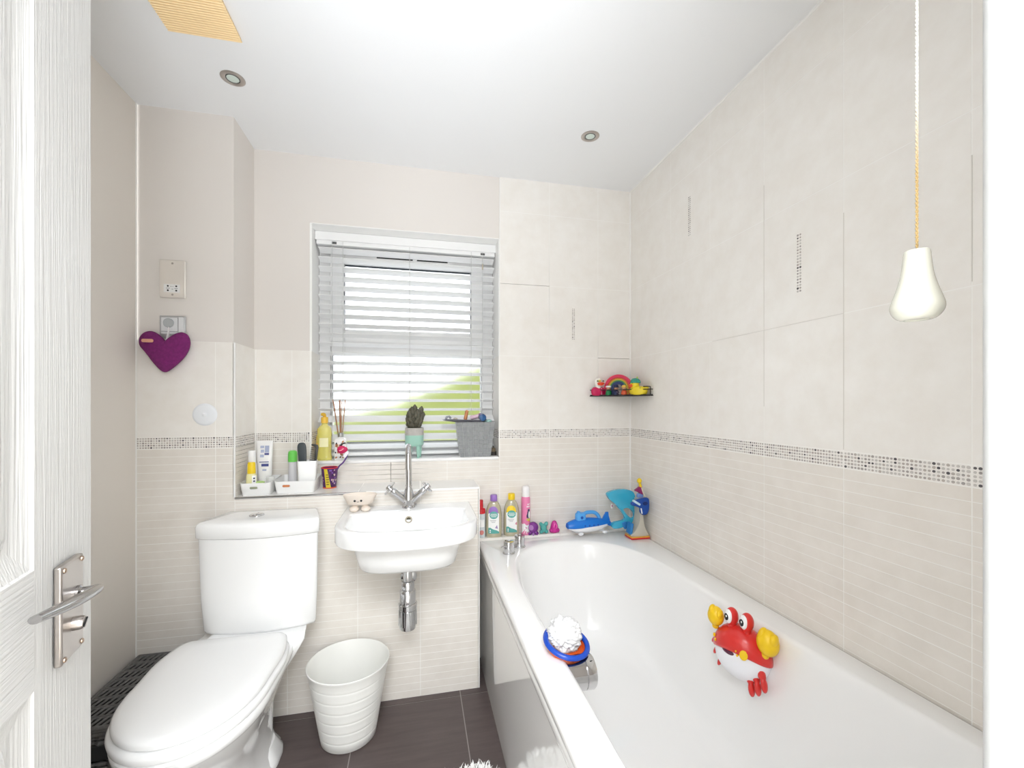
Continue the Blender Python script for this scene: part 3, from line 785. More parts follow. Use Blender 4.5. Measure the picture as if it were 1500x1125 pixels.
shell('lid', [(.412, (h - .006, 1.601, 1.144, 1.37)), (.414, (h, 1.605, 1.137, 1.37)), (.424, (h + .001, 1.606, 1.136, 1.37)), (.431, (h - .004, 1.602, 1.142, 1.37)), (.435, (h - .016, 1.592, 1.156, 1.37)), (.4375, (h - .06, 1.55, 1.21, 1.38)), (.438, (.05, 1.46, 1.32, 1.39))], seat_m)
shell('seat', [(.386, (h - .002, 1.597, 1.132, 1.37)), (.388, (h + .005, 1.602, 1.126, 1.37)), (.400, (h + .008, 1.604, 1.124, 1.37)), (.407, (h + .004, 1.602, 1.127, 1.37)), (.4105, (h - .008, 1.594, 1.140, 1.37))], seat_m)
def pan(hw, yb_, yf_, yw_, z, bk=.86): return at_z(egg(hw, yb_, yf_, yw_, bk, c=TXC - .040 - .010 * max(0, min(1, (z - .1) / .28))), z)
mb = MB()
mb.loft([pan(.112, 1.70, 1.29, 1.45, 0.0, .95), pan(.110, 1.70, 1.295, 1.45, .012, .95), pan(.096, 1.68, 1.32, 1.46, .045, .95), pan(.088, 1.66, 1.33, 1.47, .12, .9), pan(.100, 1.68, 1.29, 1.44, .19, .9),
         pan(.128, 1.72, 1.22, 1.40, .255, .88), pan(.152, 1.76, 1.16, 1.37, .315, .88), pan(.166, 1.775, 1.138, 1.37, .345, .88), pan(.1695, 1.778, 1.132, 1.37, .352, .88), pan(.173, 1.78, 1.128, 1.37, .356, .88), pan(.175, 1.782, 1.124, 1.37, .380, .88), pan(.171, 1.782, 1.129, 1.37, .3845, .88)])
# shelf that carries the cistern
mb.loft([at_z(cplan(.075, 1.74, 1.60, .02, c=TXC - .03), .02), at_z(cplan(.078, 1.76, 1.60, .02, c=TXC - .03), .18), at_z(cplan(.100, 1.79, 1.60, .02, c=TXC - .02), .27), at_z(cplan(.138, 1.802, 1.59, .02, c=TXC - .008), .35), at_z(cplan(.155, 1.804, 1.585, .02, c=TXC), .395), at_z(cplan(.154, 1.804, 1.60, .02, c=TXC), .4145)])
# foot flange
mb.loft([at_z(rrect(.245, .15, .05, 6, TXC - .04, 1.60), 0), at_z(rrect(.245, .15, .05, 6, TXC - .04, 1.60), .022), at_z(rrect(.20, .13, .05, 6, TXC - .04, 1.60), .06)])
obj('pan', mb, ceramic, toi, world=True, sharp=55)
for sx in (-1, 1):
    m_ = MB(); m_.tube([(LC + sx * .08 - .018, 1.612, .414), (LC + sx * .08 + .018, 1.612, .414)], .009, 14); obj('hinge', m_, seat_m, toi, world=True)
mb = MB(); mb.lathe([(.007, .0), (.006, .003), (.001, .0035)], 12, T=TR(TXC + .055, 1.555, .0235)); obj('floor_screw', mb, M('brown_cap', (.10, .05, .035), .5), toi, world=True)

# ------------------------------------------------------------------ waste bin
mb = MB()
prof = [(.001, .002), (.090, 0), (.095, .004)]
zt = .27
for k in range(1, 7):
    z = zt * k / 7.0; r = .095 + (.140 - .095) * z / zt
    sl = (.140 - .095) / zt
    prof += [(r - .008 * sl, z - .008), (r - .0012 * sl, z - .0012), (r - .0004, z), (r + .0010 * sl, z + .0010), (r + .008 * sl, z + .008)]
prof += [(.1405, zt - .005), (.1430, zt - .001), (.1430, zt + .003), (.1405, zt + .004), (.1385, zt), (.093, .006), (.001, .006)]
mb.lathe(prof, 64, sx=1, sy=1)
setp(obj('waste_bin', mb, M('white_bin_plastic', (0.84, 0.835, 0.80), .38), loc=None, sharp=50), 'tapered white plastic waste bin on the floor under the basin', 'waste bin')
bpy.data.objects['waste_bin'].location = (-.243, 1.663, 0)

# ------------------------------------------------------------------ wicker hamper
ham = thing('wicker_hamper', 'charcoal woven wicker hamper in the corner behind the toilet', 'hamper', (-.866, 1.615, 0), 0)
hx0, hx1, hy0, hy1, hz = -.976, -.765, 1.428, 1.803, .302
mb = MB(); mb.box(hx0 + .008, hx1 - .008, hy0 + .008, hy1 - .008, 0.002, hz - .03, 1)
def strand(mb_, p, q, r, mat=0, flat=.6):
    p, q = Vector(p), Vector(q)
    mb_.tube([p, p.lerp(q, .25), p.lerp(q, .5), p.lerp(q, .75), q], [r * .6, r, r, r, r * .6], 6, mat, flat=flat)
nz = 22
for k in range(nz):
    z = .008 + k * (hz - .045) / (nz - 1)
    n = 7
    for j in range(n):
        x = hx0 + .006 + j * (hx1 - hx0 - .012) / n; dx = (hx1 - hx0 - .012) / n
        o = .004 if (j + k) % 2 else -.001
        if .20 < z < .252 and -.93 < x + dx / 2 < -.845: continue
        mb.tube([(x, hy0 + .008, z), (x + dx / 2, hy0 + .003 - o, z + .002), (x + dx, hy0 + .008, z)], [.0045, .0065, .0045], 6, 0)
    n = 12
    for j in range(n):
        y = hy0 + .006 + j * (hy1 - hy0 - .012) / n; dy = (hy1 - hy0 - .012) / n
        o = .004 if (j + k) % 2 else -.001
        mb.tube([(hx1 - .008, y, z), (hx1 - .003 + o, y + dy / 2, z + .002), (hx1 - .008, y + dy, z)], [.0045, .0065, .0045], 6, 0)
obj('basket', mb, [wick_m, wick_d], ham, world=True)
mb = MB()
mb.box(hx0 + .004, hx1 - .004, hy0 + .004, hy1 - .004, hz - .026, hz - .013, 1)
edge = [(hx0, hy0), (hx1, hy0), (hx1, hy1), (hx0, hy1)]
for zz in (hz - .022, hz - .012, hz - .004):
    for i in range(4):
        a, b = edge[i], edge[(i + 1) % 4]
        mb.tube([(a[0], a[1], zz), (b[0], b[1], zz)], .006, 8, 0)
ny = 8; st = (hy1 - hy0) / ny
for j in range(ny + 1):
    y = hy0 + j * st
    for q in (-.004, .004):
        mb.tube([(hx0 + .004, y + q, hz - .004), (hx1 - .004, y + q, hz - .004)], .0036, 6, 0)
    if j < ny:
        for k in range(12):
            x = hx0 + .010 + k * (hx1 - hx0 - .02) / 11
            strand(mb, (x - .008, y + .005, hz - .004), (x + .008, y + st - .005, hz - .001), .0046)
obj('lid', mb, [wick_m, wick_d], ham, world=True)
mb = MB(); mb.box(-.925, -.845, hy0 - .001, hy0 + .0075, .205, .25)
obj('handle_hole', mb, dark_hole, ham, world=True, bevel=.004)

# ------------------------------------------------------------------ shaggy bath mat
mat_ = thing('bath_mat', 'white shaggy bath mat on the floor beside the bath panel', 'bath mat', (.0, 1.005, 0), 0)
poly = rrect(.52, .72, .10, 6)
RT = Matrix(((1, 0, 0, 0), (.24, 1, 0, 0), (0, 0, 1, 0), (0, 0, 0, 1)))
mb = MB(); mb.pillow([tuple((RT @ Vector((x, y, 0))).xy) for x, y in poly], .001, .012, .004, 'xy')
obj('backing', mb, M('mat_backing', (.8, .79, .77), .9), mat_)
mb = MB()
for k in range(5200):
    x, y = random.uniform(-.255, .255), random.uniform(-.355, .355)
    if k % 3 == 0: y = random.uniform(.25, .358)
    if abs(x) > .17 and abs(y) > .27 and (abs(x) - .17) ** 2 / .0075 + (abs(y) - .27) ** 2 / .0078 > 1: continue
    a = random.uniform(0, 2 * PI); l = random.uniform(.012, .03)
    d = Vector((math.cos(a) * l * .8, math.sin(a) * l * .8, 0)); w = Vector((-math.sin(a), math.cos(a), 0)) * .0022
    p = Vector((x, y, .010)); tip = p + d + Vector((0, 0, random.uniform(.012, .028)))
    m_ = p + d * .35 + Vector((0, 0, .014))
    if (RT @ tip).x > .272: continue
    mb.add([RT @ q for q in (p - w, p + w, m_ + w, m_ - w, tip)], [(0, 1, 2, 3), (3, 2, 4)], 0)
setp(obj('pile', mb, M('white_shag', (.86, .85, .83), .9), mat_), kind='stuff')

# ------------------------------------------------------------------ helpers for bottles and printed labels
def smooth_prof(P, n=4):
    pts = catmull([(a, b, 0) for a, b in P], n); return [(max(p.x, .0005), p.y) for p in pts]
class Vessel:
    """bottle with oval section; prof = [(rx, z)], ry = k * rx; prints follow its front (-y) side"""
    def __init__(s, prof, k=1.0, p=2.0): s.prof, s.k, s.p = prof, k, p
    def mesh(s, n=40, mat=0, mb=None):
        mb = mb or MB()
        mb.loft([at_z(ell(r, r * s.k, n, p=s.p), z) for r, z in s.prof], True, True, mat); return mb
    def rx(s, z):
        P = s.prof
        for (r0, z0), (r1, z1) in zip(P, P[1:]):
            if min(z0, z1) <= z <= max(z0, z1) and z1 != z0:
                return r0 + (r1 - r0) * (z - z0) / (z1 - z0)
        return P[-1][0]
    def pt(s, x, z, off):
        """x is measured along the front surface"""
        r = s.rx(z); a = max(-1.5, min(1.5, x / r)) if s.k > .8 else math.asin(max(-.98, min(.98, x / r)))
        c, sn = math.sin(a), math.cos(a)
        c2 = math.copysign(abs(c) ** (2 / s.p), c); s2 = sn ** (2 / s.p)
        return Vector(((r + off) * c2, -(r * s.k + off) * s2, z))
    def decal(s, mb, poly, mat, off=.0006):
        cx = sum(p[0] for p in poly) / len(poly); cz = sum(p[1] for p in poly) / len(poly)
        # densify outline
        dn = []
        for i in range(len(poly)):
            a, b = poly[i], poly[(i + 1) % len(poly)]
            for k in range(4): dn.append((a[0] + (b[0] - a[0]) * k / 4, a[1] + (b[1] - a[1]) * k / 4))
        rings = []
        for q in (1, .75, .5, .25): rings.append([s.pt(cx + (x - cx) * q, cz + (z - cz) * q, off) for x, z in dn])
        mb.loft(rings, False, True, mat)
def circ(cx, cz, rx, rz=None, n=16): return ell(rx, rz or rx, n, cx, cz)
def rc(x0, x1, z0, z1, r=.002): return rrect(x1 - x0, z1 - z0, r, 3, (x0 + x1) / 2, (z0 + z1) / 2)

red = M('red_plastic', (0.62, 0.02, 0.03), .3)
yellow = M('yellow_plastic', (0.85, 0.60, 0.02), .32)
white = M('print_white', (.88, .88, .87), .4)
ink = M('print_ink', (.03, .04, .10), .5)
teal_p = M('teal_print', (.10, .38, .34), .45)
purple_c = M('lilac_cap', (.30, .16, .50), .35)
grey_ink = M('grey_print', (.35, .35, .36), .6)

# ------------------------------------------------------------------ bottles on the strip behind the bath
ZS = .585
def shampoo(x, y, capm, label, rz, tint, tall):
    t = thing('shampoo_bottle', label, 'bottle', (x, y, ZS), rz, 'clear shampoo bottles behind the bath')
    hb = .170 * tall
    V = Vessel(smooth_prof([(.034, 0), (.0365, .004), (.0372, .02), (.0372, .085), (.036, .115), (.0315, .140), (.024, .158), (.0155, .168), (.0125, .170)], 4), .55, 2.3)
    V.prof = [(r, z * tall) for r, z in V.prof]
    obj('bottle', V.mesh(), M('clear_bottle_liquid', (.44, .40, .28), .12, trans=.0, coat=.5), t)
    m_ = MB(); m_.lathe([(.0165, hb), (.0165, hb + .003), (.0162, hb + .024), (.0145, hb + .028), (.001, hb + .0285)], 28); obj('cap', m_, capm, t)
    m_ = MB()
    V.decal(m_, rc(-.023, .023, .018, .112, .004), 0, .0005)
    V.decal(m_, circ(-.002, .118, .020, .026), 1, .0008)
    V.decal(m_, rc(-.023, .023, .090, .112, .004), 0, .0010)
    V.decal(m_, circ(0, .104, .0175), 2, .0014)
    V.decal(m_, [(-.023, .018), (.023, .018), (.023, .026), (.012, .033), (0, .037), (-.014, .046), (-.023, .044)], 2, .0010)
    for k, (w_, z_) in enumerate(((.012, .109), (.014, .103), (.010, .097))): V.decal(m_, rc(-w_, w_, z_ - .0012, z_ + .0012, .001), 0, .0017)
    for w_, z_ in ((.016, .080), (.012, .075), (.008, .070)): V.decal(m_, rc(-w_, w_ * .6, z_ - .0008, z_ + .0008, .0005), 3, .0012)
    V.decal(m_, circ(-.014, .033, .003), 0, .0014); V.decal(m_, circ(-.014, .025, .003), 0, .0014)
    V.decal(m_, [(.004, .044), (.017, .040), (.013, .058)] if tint else [(.014, .056), (.024, .052), (.023, .066), (.017, .064)], 4, .0013)
    obj('front_label', m_, [white, capm, teal_p, grey_ink, M('violet_print' if tint else 'rose_print', (.35, .25, .45) if tint else (.65, .25, .33), .5)], t)
shampoo(.354, 1.998, purple_c, 'clear shampoo bottle with lilac cap behind the bath', -.18, True, .985)
shampoo(.440, 2.000, yellow, 'clear shampoo bottle with yellow cap behind the bath', -.18, False, 1.0)
t = thing('pump_bottle', 'narrow bottle with red cap, half hidden beside the low boxing', 'bottle', (.293, 2.000, ZS), -.15)
V = Vessel(smooth_prof([(.019, 0), (.0205, .004), (.0205, .10), (.0205, .112)], 3), .9)
obj('bottle', V.mesh(), M('pale_blue_bottle', (.62, .68, .70), .25), t)
mb = MB(); V.decal(mb, rc(-.018, .018, .05, .085), 0, .0005); V.decal(mb, circ(.004, .025, .011), 1, .0007); obj('front_label', mb, [white, M('peach_print', (.62, .22, .20), .5)], t)
mb = MB(); mb.lathe([(.021, .112), (.021, .130), (.018, .134), (.0105, .137), (.0105, .170), (.0095, .174), (.001, .1745)], 28); obj('cap', mb, red, t)
t = thing('foam_can', 'tall pink foam can with white cap behind the bath', 'spray can', (.510, 2.000, ZS), 0)
V = Vessel([(.0195, 0), (.0212, .003), (.0212, .172), (.0195, .177), (.0175, .18)], 1.0)
mb = V.mesh(48, 0); V.decal(mb, [(-.031, .002), (.031, .002), (.031, .045), (.02, .044), (.012, .050), (0, .046), (-.012, .056), (-.024, .050), (-.031, .055)], 1, .0004)
obj('can', mb, [M('pink_can', (.78, .23, .42), .35), white], t)
mb = MB(); mb.lathe([(.0178, .18), (.0178, .215), (.0165, .226), (.013, .231), (.001, .2315)], 32); obj('cap', mb, M('frosted_cap', (.86, .84, .85), .3), t)
mb = MB()
V.decal(mb, circ(.010, .098, .0085, .021), 1, .0008); V.decal(mb, circ(.0125, .096, .0055, .017), 0, .0012); V.decal(mb, circ(.010, .118, .006), 1, .0010)
V.decal(mb, circ(.001, .090, .0025, .009), 1, .0010); V.decal(mb, circ(.010, .074, .013, .006), 2, .0010); V.decal(mb, circ(.010, .067, .005, .003), 3, .0014); V.decal(mb, circ(.006, .077, .003, .002), 4, .0014)
_lt = ((.006, .146, .003, .004), (.013, .147, .0025, .0035), (.002, .135, .003, .0035), (.009, .135, .003, .004), (.016, .136, .002, .003))
_tx = [(z) for z in (.036, .031, .026, .015)]
_pm = [white, ink, M('lime_print', (.55, .62, .10), .5), M('orange_print', (.8, .25, .03), .5), M('rose_print2', (.7, .2, .3), .5), grey_ink]
obj('penguin_print', mb, _pm, t)
mb = MB()
for z in _tx: V.decal(mb, rc(-.004, .012, z - .0006, z + .0006, .0004), 5, .0008)
obj('small_print', mb, _pm, t)
mb = MB()
for x, z, w_, h_ in _lt: V.decal(mb, circ(x, z, w_, h_), 0, .0008)
obj('lettering', mb, _pm, t)

# little squirters
def bath_toy(x, y, mats, label, kind, rz=0):
    t = thing('bath_toy', label, 'bath toy', (x, y, ZS), rz, 'small squirting bath toys')
    mb = MB()
    if kind == 'octopus':
        mb.ball((0, 0, .034), (.025, .022, .026), 0, 24, 14)
        for k in range(7):
            a = 2 * PI * k / 7
            mb.tube(catmull([(.012 * math.cos(a), .012 * math.sin(a), .014), (.019 * math.cos(a), .018 * math.sin(a), .006), (.025 * math.cos(a), .023 * math.sin(a), .007)], 4), .006, 10, 0)
        obj('body', mb, mats[0], t)
        mb = MB(); mb.lathe([(.0125, 0), (.0125, .002), (.008, .0035), (.008, .002), (.001, .002)], 24, 0, T=TR(-.014, -.0165, .037) @ RZ(-.65) @ RX(PI / 2))
        obj('eye_ring', mb, mats[1], t)
    elif kind == 'fish':
        mb.ball((0, 0, .026), (.016, .014, .021), 0, 20, 12)
        mb.ball((.012, 0, .044), (.0105, .006, .013), 0, 14, 10, rot=Matrix.Rotation(.6, 3, 'Y'))
        mb.ball((-.012, 0, .044), (.0085, .006, .0115), 0, 14, 10, rot=Matrix.Rotation(-.6, 3, 'Y'))
        for q in (-.012, .013): mb.ball((q, -.004, .010), (.010, .008, .0095), 0, 14, 10)
        obj('body', mb, mats[0], t)
        mb = MB(); mb.lathe([(.006, 0), (.006, .0015), (.001, .002)], 16, 0, T=TR(.013, -.0055, .046) @ RX(PI / 2)); obj('ear_disc', mb, mats[1], t)
    else:
        mb.lathe(smooth_prof([(.001, 0), (.017, .003), (.0195, .016), (.0165, .036), (.0115, .050), (.006, .056), (.001, .0575)], 4), 28, 0)
        for q in (-.016, .016): mb.ball((q, -.003, .011), (.010, .012, .0105), 0, 14, 10)
        obj('body', mb, mats[0], t)
        mb = MB(); mb.tube(catmull([(-.007, -.017, .028), (-.003, -.0150, .042), (.003, -.0142, .044), (.008, -.0165, .034), (.006, -.0185, .022)], 5), .0035, 8, 0); obj('wing', mb, mats[1], t)
bath_toy(.543, 1.985, [M('violet_rubber', (.20, .035, .26), .35), M('lilac_rubber', (.42, .20, .48), .4)], 'round purple octopus bath toy beside the pink can', 'octopus')
bath_toy(.596, 1.990, [M('teal_rubber', (.08, .36, .33), .35), M('teal_light_rubber', (.12, .46, .42), .35)], 'teal lobed bath toy, middle of the three small ones', 'fish')
bath_toy(.652, 1.995, [M('magenta_rubber', (.55, .03, .27), .3), M('magenta_light', (.70, .08, .38), .3)], 'magenta bath toy standing alone beside the blue submarine', 'drop')

# submarine
t = thing('toy_submarine', 'blue and white toy submarine with a handle on the bath edge', 'toy submarine', (.812, 1.935, ZS + .001), .06)
blue = M('blue_toy', (.008, .17, .62), .32); lblue = M('light_blue_toy', (.08, .36, .78), .32)
def subring(x, up):
    q = (x + .118) / .236
    r = .036 * max(.03, math.sin(PI * min(1, q * .93 + .06) ** .75)) ** .62
    zc = .043 + .006 * (q - .5)
    return r, zc
mb = MB(); rings = []
for k in range(25):
    x = -.118 + .224 * k / 24; r, zc = subring(x, True)
    rings.append([Vector((x, r * .92 * math.cos(a), zc + r * (1.0 if math.sin(a) > 0 else .35) * math.sin(a))) for a in [2 * PI * i / 28 for i in range(28)]])
mb.loft(rings)
mb.prism([(.062, .058), (.074, .082), (.084, .098), (.096, .098), (.098, .080), (.104, .062), (.104, .040)], -.004, .004, 'xz')
mb.prism([(.085, -.034), (.108, -.030), (.116, .0), (.108, .030), (.085, .034)], .040, .046, 'xy')
hull = obj('hull', mb, blue, t, sharp=50)
mb = MB(); rings = []
for k in range(19):
    q = k / 18; x = -.112 + .214 * q; r = .034 * max(.05, math.sin(PI * q)) ** .5
    b_ = .032 * max(.05, math.sin(PI * q)) ** .45
    zc = .036 + .010 * q
    rings.append([Vector((x, r * math.cos(a), zc - (b_ * abs(math.sin(a)) if math.sin(a) < 0 else 0))) for a in [2 * PI * i / 24 for i in range(24)]])
mb.loft(rings)
for sx in (-.055, .07):
    for sy in (-.018, .018): mb.ball((sx, sy, .007), (.014, .008, .0075), 0, 12, 8)
obj('keel', mb, M('white_toy', (.84, .85, .87), .35), t, sharp=50)
for k in range(4):
    m_ = MB(); m_.lathe([(.0042, 0), (.0042, .001), (.001, .0012)], 14, 0, T=TR(-.040 + .022 * k, -.0320 - .0005 * k, .048) @ RX(PI / 2 - .15)); obj('porthole', m_, M('navy_toy', (.006, .07, .38), .35), hull)
mb = MB(); mb.loft([at_z(rrect(.052, .036, .014, 5, -.050, 0), .068), at_z(rrect(.050, .034, .014, 5, -.050, 0), .098), at_z(rrect(.042, .028, .012, 5, -.049, 0), .104)])
mb.lathe([(.008, .102), (.008, .110), (.006, .112), (.001, .1125)], 16, 0, T=TR(-.060, 0, 0))
mb.tube(catmull([(-.030, 0, .098), (-.012, 0, .103), (.020, 0, .101), (.040, 0, .088), (.050, 0, .070)], 6), .0075, 12, 0, flat=1.2)
tow = obj('tower', mb, lblue, t, sharp=50)
mb = MB(); mb.lathe([(.007, 0), (.007, .0015), (.001, .002)], 20, 0, T=TR(-.050, -.0178, .084) @ RX(PI / 2)); obj('porthole', mb, M('navy_toy', (0, 0, 0)), tow)

# corner pile of waterway toys
aqua = M('translucent_aqua', (.05, .46, .68), .2, trans=.15, coat=.3)
t = thing('whale_tail_scoop', 'translucent aqua toy shaped like a fin with an oval hole', 'bath toy', (.965, 1.905, ZS), 0)
def loc(P_, cx=.965, cz=ZS): return [(a - cx, b - cz) for a, b in P_]
out_ = [(.884, .781), (.905, .792), (.935, .798), (.970, .799), (1.000, .794), (1.020, .782), (1.030, .755), (1.030, .730), (1.036, .700), (1.046, .672), (1.048, .645), (1.040, .630), (1.015, .624), (.985, .622), (.960, .617), (.935, .613), (.914, .616), (.908, .628), (.918, .641), (.945, .646), (.968, .650), (.976, .658), (.972, .672), (.955, .697), (.938, .718), (.920, .735), (.903, .748), (.890, .763)]
hole = [(.966, .704), (.985, .709), (1.003, .703), (1.018, .687), (1.026, .668), (1.020, .658), (1.006, .660), (.990, .672), (.976, .688)]
o2 = [(p.x, p.y) for p in catmull([(a, b, 0) for a, b in loc(out_)], 3, True)]
h2 = [(p.x, p.y) for p in catmull([(a, b, 0) for a, b in loc(hole)], 3, True)]
from mathutils.geometry import tessellate_polygon
mb = MB()
tri = tessellate_polygon([[Vector((a, b, 0)) for a, b in o2], [Vector((a, b, 0)) for a, b in h2]])
al = o2 + h2; n_ = len(al)
mb.add([Vector((a, -.010, b)) for a, b in al] + [Vector((a, .010, b)) for a, b in al], [tuple(f) for f in tri] + [tuple(i + n_ for i in f) for f in tri])
for lo, cnt in ((0, len(o2)), (len(o2), len(h2))):
    vs_ = [Vector((a, y, b)) for y in (-.010, .010) for a, b in al[lo:lo + cnt]]
    mb.add(vs_, [(i, (i + 1) % cnt, cnt + (i + 1) % cnt, cnt + i) for i in range(cnt)])
obj('scoop', mb, aqua, t, sharp=50, bevel=.004, seg=3)
mb = MB(); mb.pillow(ell(.0055, .012, 16, -.060, .137), -.0135, -.0115, .0006, 'xz'); mb.pillow(ell(.003, .006, 12, -.059, .139), -.0142, -.0132, .0004, 'xz', 1)
obj('sticker', mb, [white, M('plum_print', (.25, .05, .15), .5)], t)
mb = MB(); mb.pillow(rrect(.024, .034, .006, 4, .025, .032), -.016, -.0105, .002, 'xz', T=RY(-.4) @ TR(.0, 0, .004)); obj('badge', mb, M('blue_badge', (.03, .20, .50), .4), t)

t = thing('toy_ramp', 'grey toy slide with red and yellow base leaning in the bath corner', 'bath toy', (1.03, 1.86, .578), 0)
gm = M('grey_beige_toy', (.50, .47, .40), .4)
side = [(.006, .006), (.004, .020), (-.014, .028), (.036, .006)]
rp = [(-.052, .012), (.033, .012), (.030, .024), (.016, .052), (.008, .085), (.006, .118), (.004, .170), (.0, .182), (-.010, .182), (-.012, .150), (-.010, .118), (-.012, .092), (-.022, .060), (-.042, .030)]
mb = MB(); mb.pillow([(p.x, p.y) for p in catmull([(a, b, 0) for a, b in rp], 3, True)], -.030, .030, .003, 'xz'); obj('slide', mb, gm, t, sharp=50)
mb = MB(); mb.pillow(rrect(.098, .074, .008, 4, -.010, 0), .0005, .0065, .001, 'xy'); obj('red_base', mb, red, t)
mb = MB(); mb.pillow(rrect(.096, .072, .008, 4, -.010, 0), .0066, .0118, .001, 'xy'); obj('yellow_layer', mb, M('amber_toy', (.72, .38, .05), .4), t)
mb = MB(); mb.pillow(rrect(.014, .052, .004, 4, -.055, .038), -.020, .020, .003, 'xz', T=RY(.15)); obj('blue_stop', mb, M('blue_badge', (0, 0, 0)), t)
mb = MB(); mb.box(-.002, .018, -.006, .006, .130, .165); mb.box(.004, .022, -.012, .0, .118, .138); obj('clip', mb, gm, t, bevel=.002)

t = thing('toy_boat', 'dark blue toy boat with a white stripe hung on the grey slide', 'bath toy', (1.02, 1.868, .735), 0)
navy = M('royal_blue_toy', (.006, .06, .33), .3)
mb = MB()
bp_ = [(-.050, .016), (-.020, .030), (.010, .036), (.034, .034), (.038, .010), (.036, -.020), (.026, -.040), (.006, -.043), (-.006, -.030), (-.008, -.012), (-.028, -.002), (-.048, .004)]
mb.pillow([(p.x, p.y) for p in catmull([(a, b, 0) for a, b in bp_], 3, True)], -.055, -.032, .007, 'xz')
obj('hull', mb, navy, t, sharp=60)
mb = MB(); mb.pillow(rrect(.044, .010, .003, 4, 0, 0), -.058, -.050, .002, 'xz', T=TR(-.030, 0, .018) @ RY(.55)); obj('stripe', mb, M('pale_blue_toy', (.55, .72, .80), .35), t)
mb = MB(); mb.pillow(rrect(.005, .026, .002, 4, 0, 0), -.057, -.052, .001, 'xz', T=TR(-.004, 0, -.022) @ RY(-.2)); obj('side_mark', mb, white, t)
mb = MB(); mb.pillow(ell(.013, .009, 16, .014, .012), -.057, -.0545, .0008, 'xz'); obj('seat_well', mb, M('deep_blue', (.003, .02, .14), .5), t)

t = thing('toy_figure', 'yellow toy diver with purple cape above the blue boat', 'toy figure', (1.036, 1.868, .765), .0)
mb = MB(); mb.ball((-.001, 0, .078), (.0115, .011, .0125), 0, 18, 12); mb.tube(catmull([(.0, 0, .068), (.004, 0, .054), (.006, 0, .040)], 4), [.006 + .0015 * k / 8 for k in range(9)], 12)
obj('body', mb, yellow, t)
mb = MB(); mb.pillow([(-.026, .036), (-.012, .044), (-.004, .050), (.008, .047), (.018, .022), (.020, .010), (.004, .016), (-.014, .026), (-.024, .030)], -.008, .006, .002, 'xz'); obj('cape', mb, M('plum_toy', (.27, .02, .12), .4), t)
mb = MB(); mb.pillow(rrect(.030, .020, .004, 4, .002, .008), -.006, .006, .002, 'xz'); obj('skirt', mb, M('periwinkle_toy', (.20, .30, .62), .4), t)
mb = MB(); mb.tube([(.006, -.006, .046), (.016, -.007, .020), (.024, -.007, .002)], .0035, 10); obj('rod', mb, M('cream_toy', (.75, .70, .55), .4), t)

# ------------------------------------------------------------------ net cup, scrunchie on the overflow filler
t = thing('stacking_cup', 'blue rimmed orange toy cup balanced on the bath filler', 'toy cup', (.372, 1.052, .576), 0)
TC = RX(.22) @ RY(.14)
mb = MB(); mb.lathe([(.001, 0), (.044, 0), (.049, .003), (.053, .018), (.051, .018), (.047, .005), (.001, .004)], 36, 0, T=TC); obj('cup', mb, M('orange_red_plastic', (.72, .12, .02), .35), t)
mb = MB(); mb.tube([TC @ Vector((.0545 * math.cos(a), .0545 * math.sin(a), .021)) for a in [2 * PI * k / 40 for k in range(40)]], .0068, 12, 0, closed=True); obj('rim', mb, M('cobalt_plastic', (.008, .06, .42), .25), t)
t = thing('bath_scrunchie', 'white mesh bath puff sitting in the blue rimmed cup', 'bath puff', (.374, 1.062, .561), 0)
t.scale = (1.05, 1.05, 1.0)
mb = MB(); mb.ball((0, 0, 0), 1.0, 0, 110, 72)
vv = []
for v in mb.v:
    p = Vector(v).normalized()
    q = p * 3.2 + Vector((3.1, .7, 9.2)); warp = noise.noise_vector(q * .8) * .5
    r_ = .0385 * (1 + .16 * noise.noise(q) + .20 * (1 - abs(noise.noise((p * 5.5 + warp)))) ** 3 - .10 + .10 * (1 - abs(noise.noise((p * 13 + warp * 2)))) ** 2)
    vv.append(p * r_ + Vector((0, 0, .046)))
mb.v = vv
obj('netting', mb, M('white_netting', (.76, .755, .75), .6), t, sharp=180)
random.seed(11)

# ------------------------------------------------------------------ crab on the bath wall
CR = thing('crab_bath_toy', 'red crab bubble toy with yellow claws stuck on the bath wall', 'bath toy', (.914, 1.062, .516), 0)
CR.rotation_euler = (math.radians(0), math.radians(-10), math.radians(-90 + 0))
# local: x to the right in the photo (towards the room door), -y out from the wall, z up
CR.rotation_euler = (Matrix.Rotation(math.radians(24), 3, 'Z') @ Matrix(((0, 1, 0), (-1, 0, 0), (0, 0, 1)))).to_euler(); CR.scale = (.80, .95, 1.06)
crab_red = M('crab_red', (.66, .03, .025), .28, coat=.2); crab_w = M('crab_white', (.86, .86, .90), .35)
def supr(a, p): return math.copysign(abs(a) ** p, a)
mb = MB(); rings = []
Rw, Rd, Rh = .100, .060, .066
# upper shell: dome of a squashed ball above a curved mouth line
n = 40
def mouth(x): return -.012 - .020 * (x / .1) ** 2 + .004 * (x / .1)
mb = MB()
K = 12
for k in range(K + 1):
    th_ = PI / 2 * k / K
    ring = []
    for i in range(n):
        a = 2 * PI * i / n
        x = Rw * math.cos(a) * math.cos(th_) ** .9; y = Rd * math.sin(a) * math.cos(th_) ** .9
        z0 = -.004 - .016 * (x / Rw) ** 2 + (.010 if y < 0 else -.02) * abs(math.sin(a)) * math.cos(th_)
        ring.append(Vector((x, y - .004, z0 + (Rh - .008 - z0 * .3) * math.sin(th_))))
    rings.append(ring)
mb.loft([[v * .985 + Vector((0, 0, -.006)) for v in rings[0]]] + rings, True, True)
shell_ = obj('shell', mb, crab_red, CR, sharp=70)
mb = MB(); mb.ball((0, -.003, -.024), (.094, .057, .066), 0, 36, 20)
obj('belly', mb, crab_w, CR)
mb = MB()
mp = []
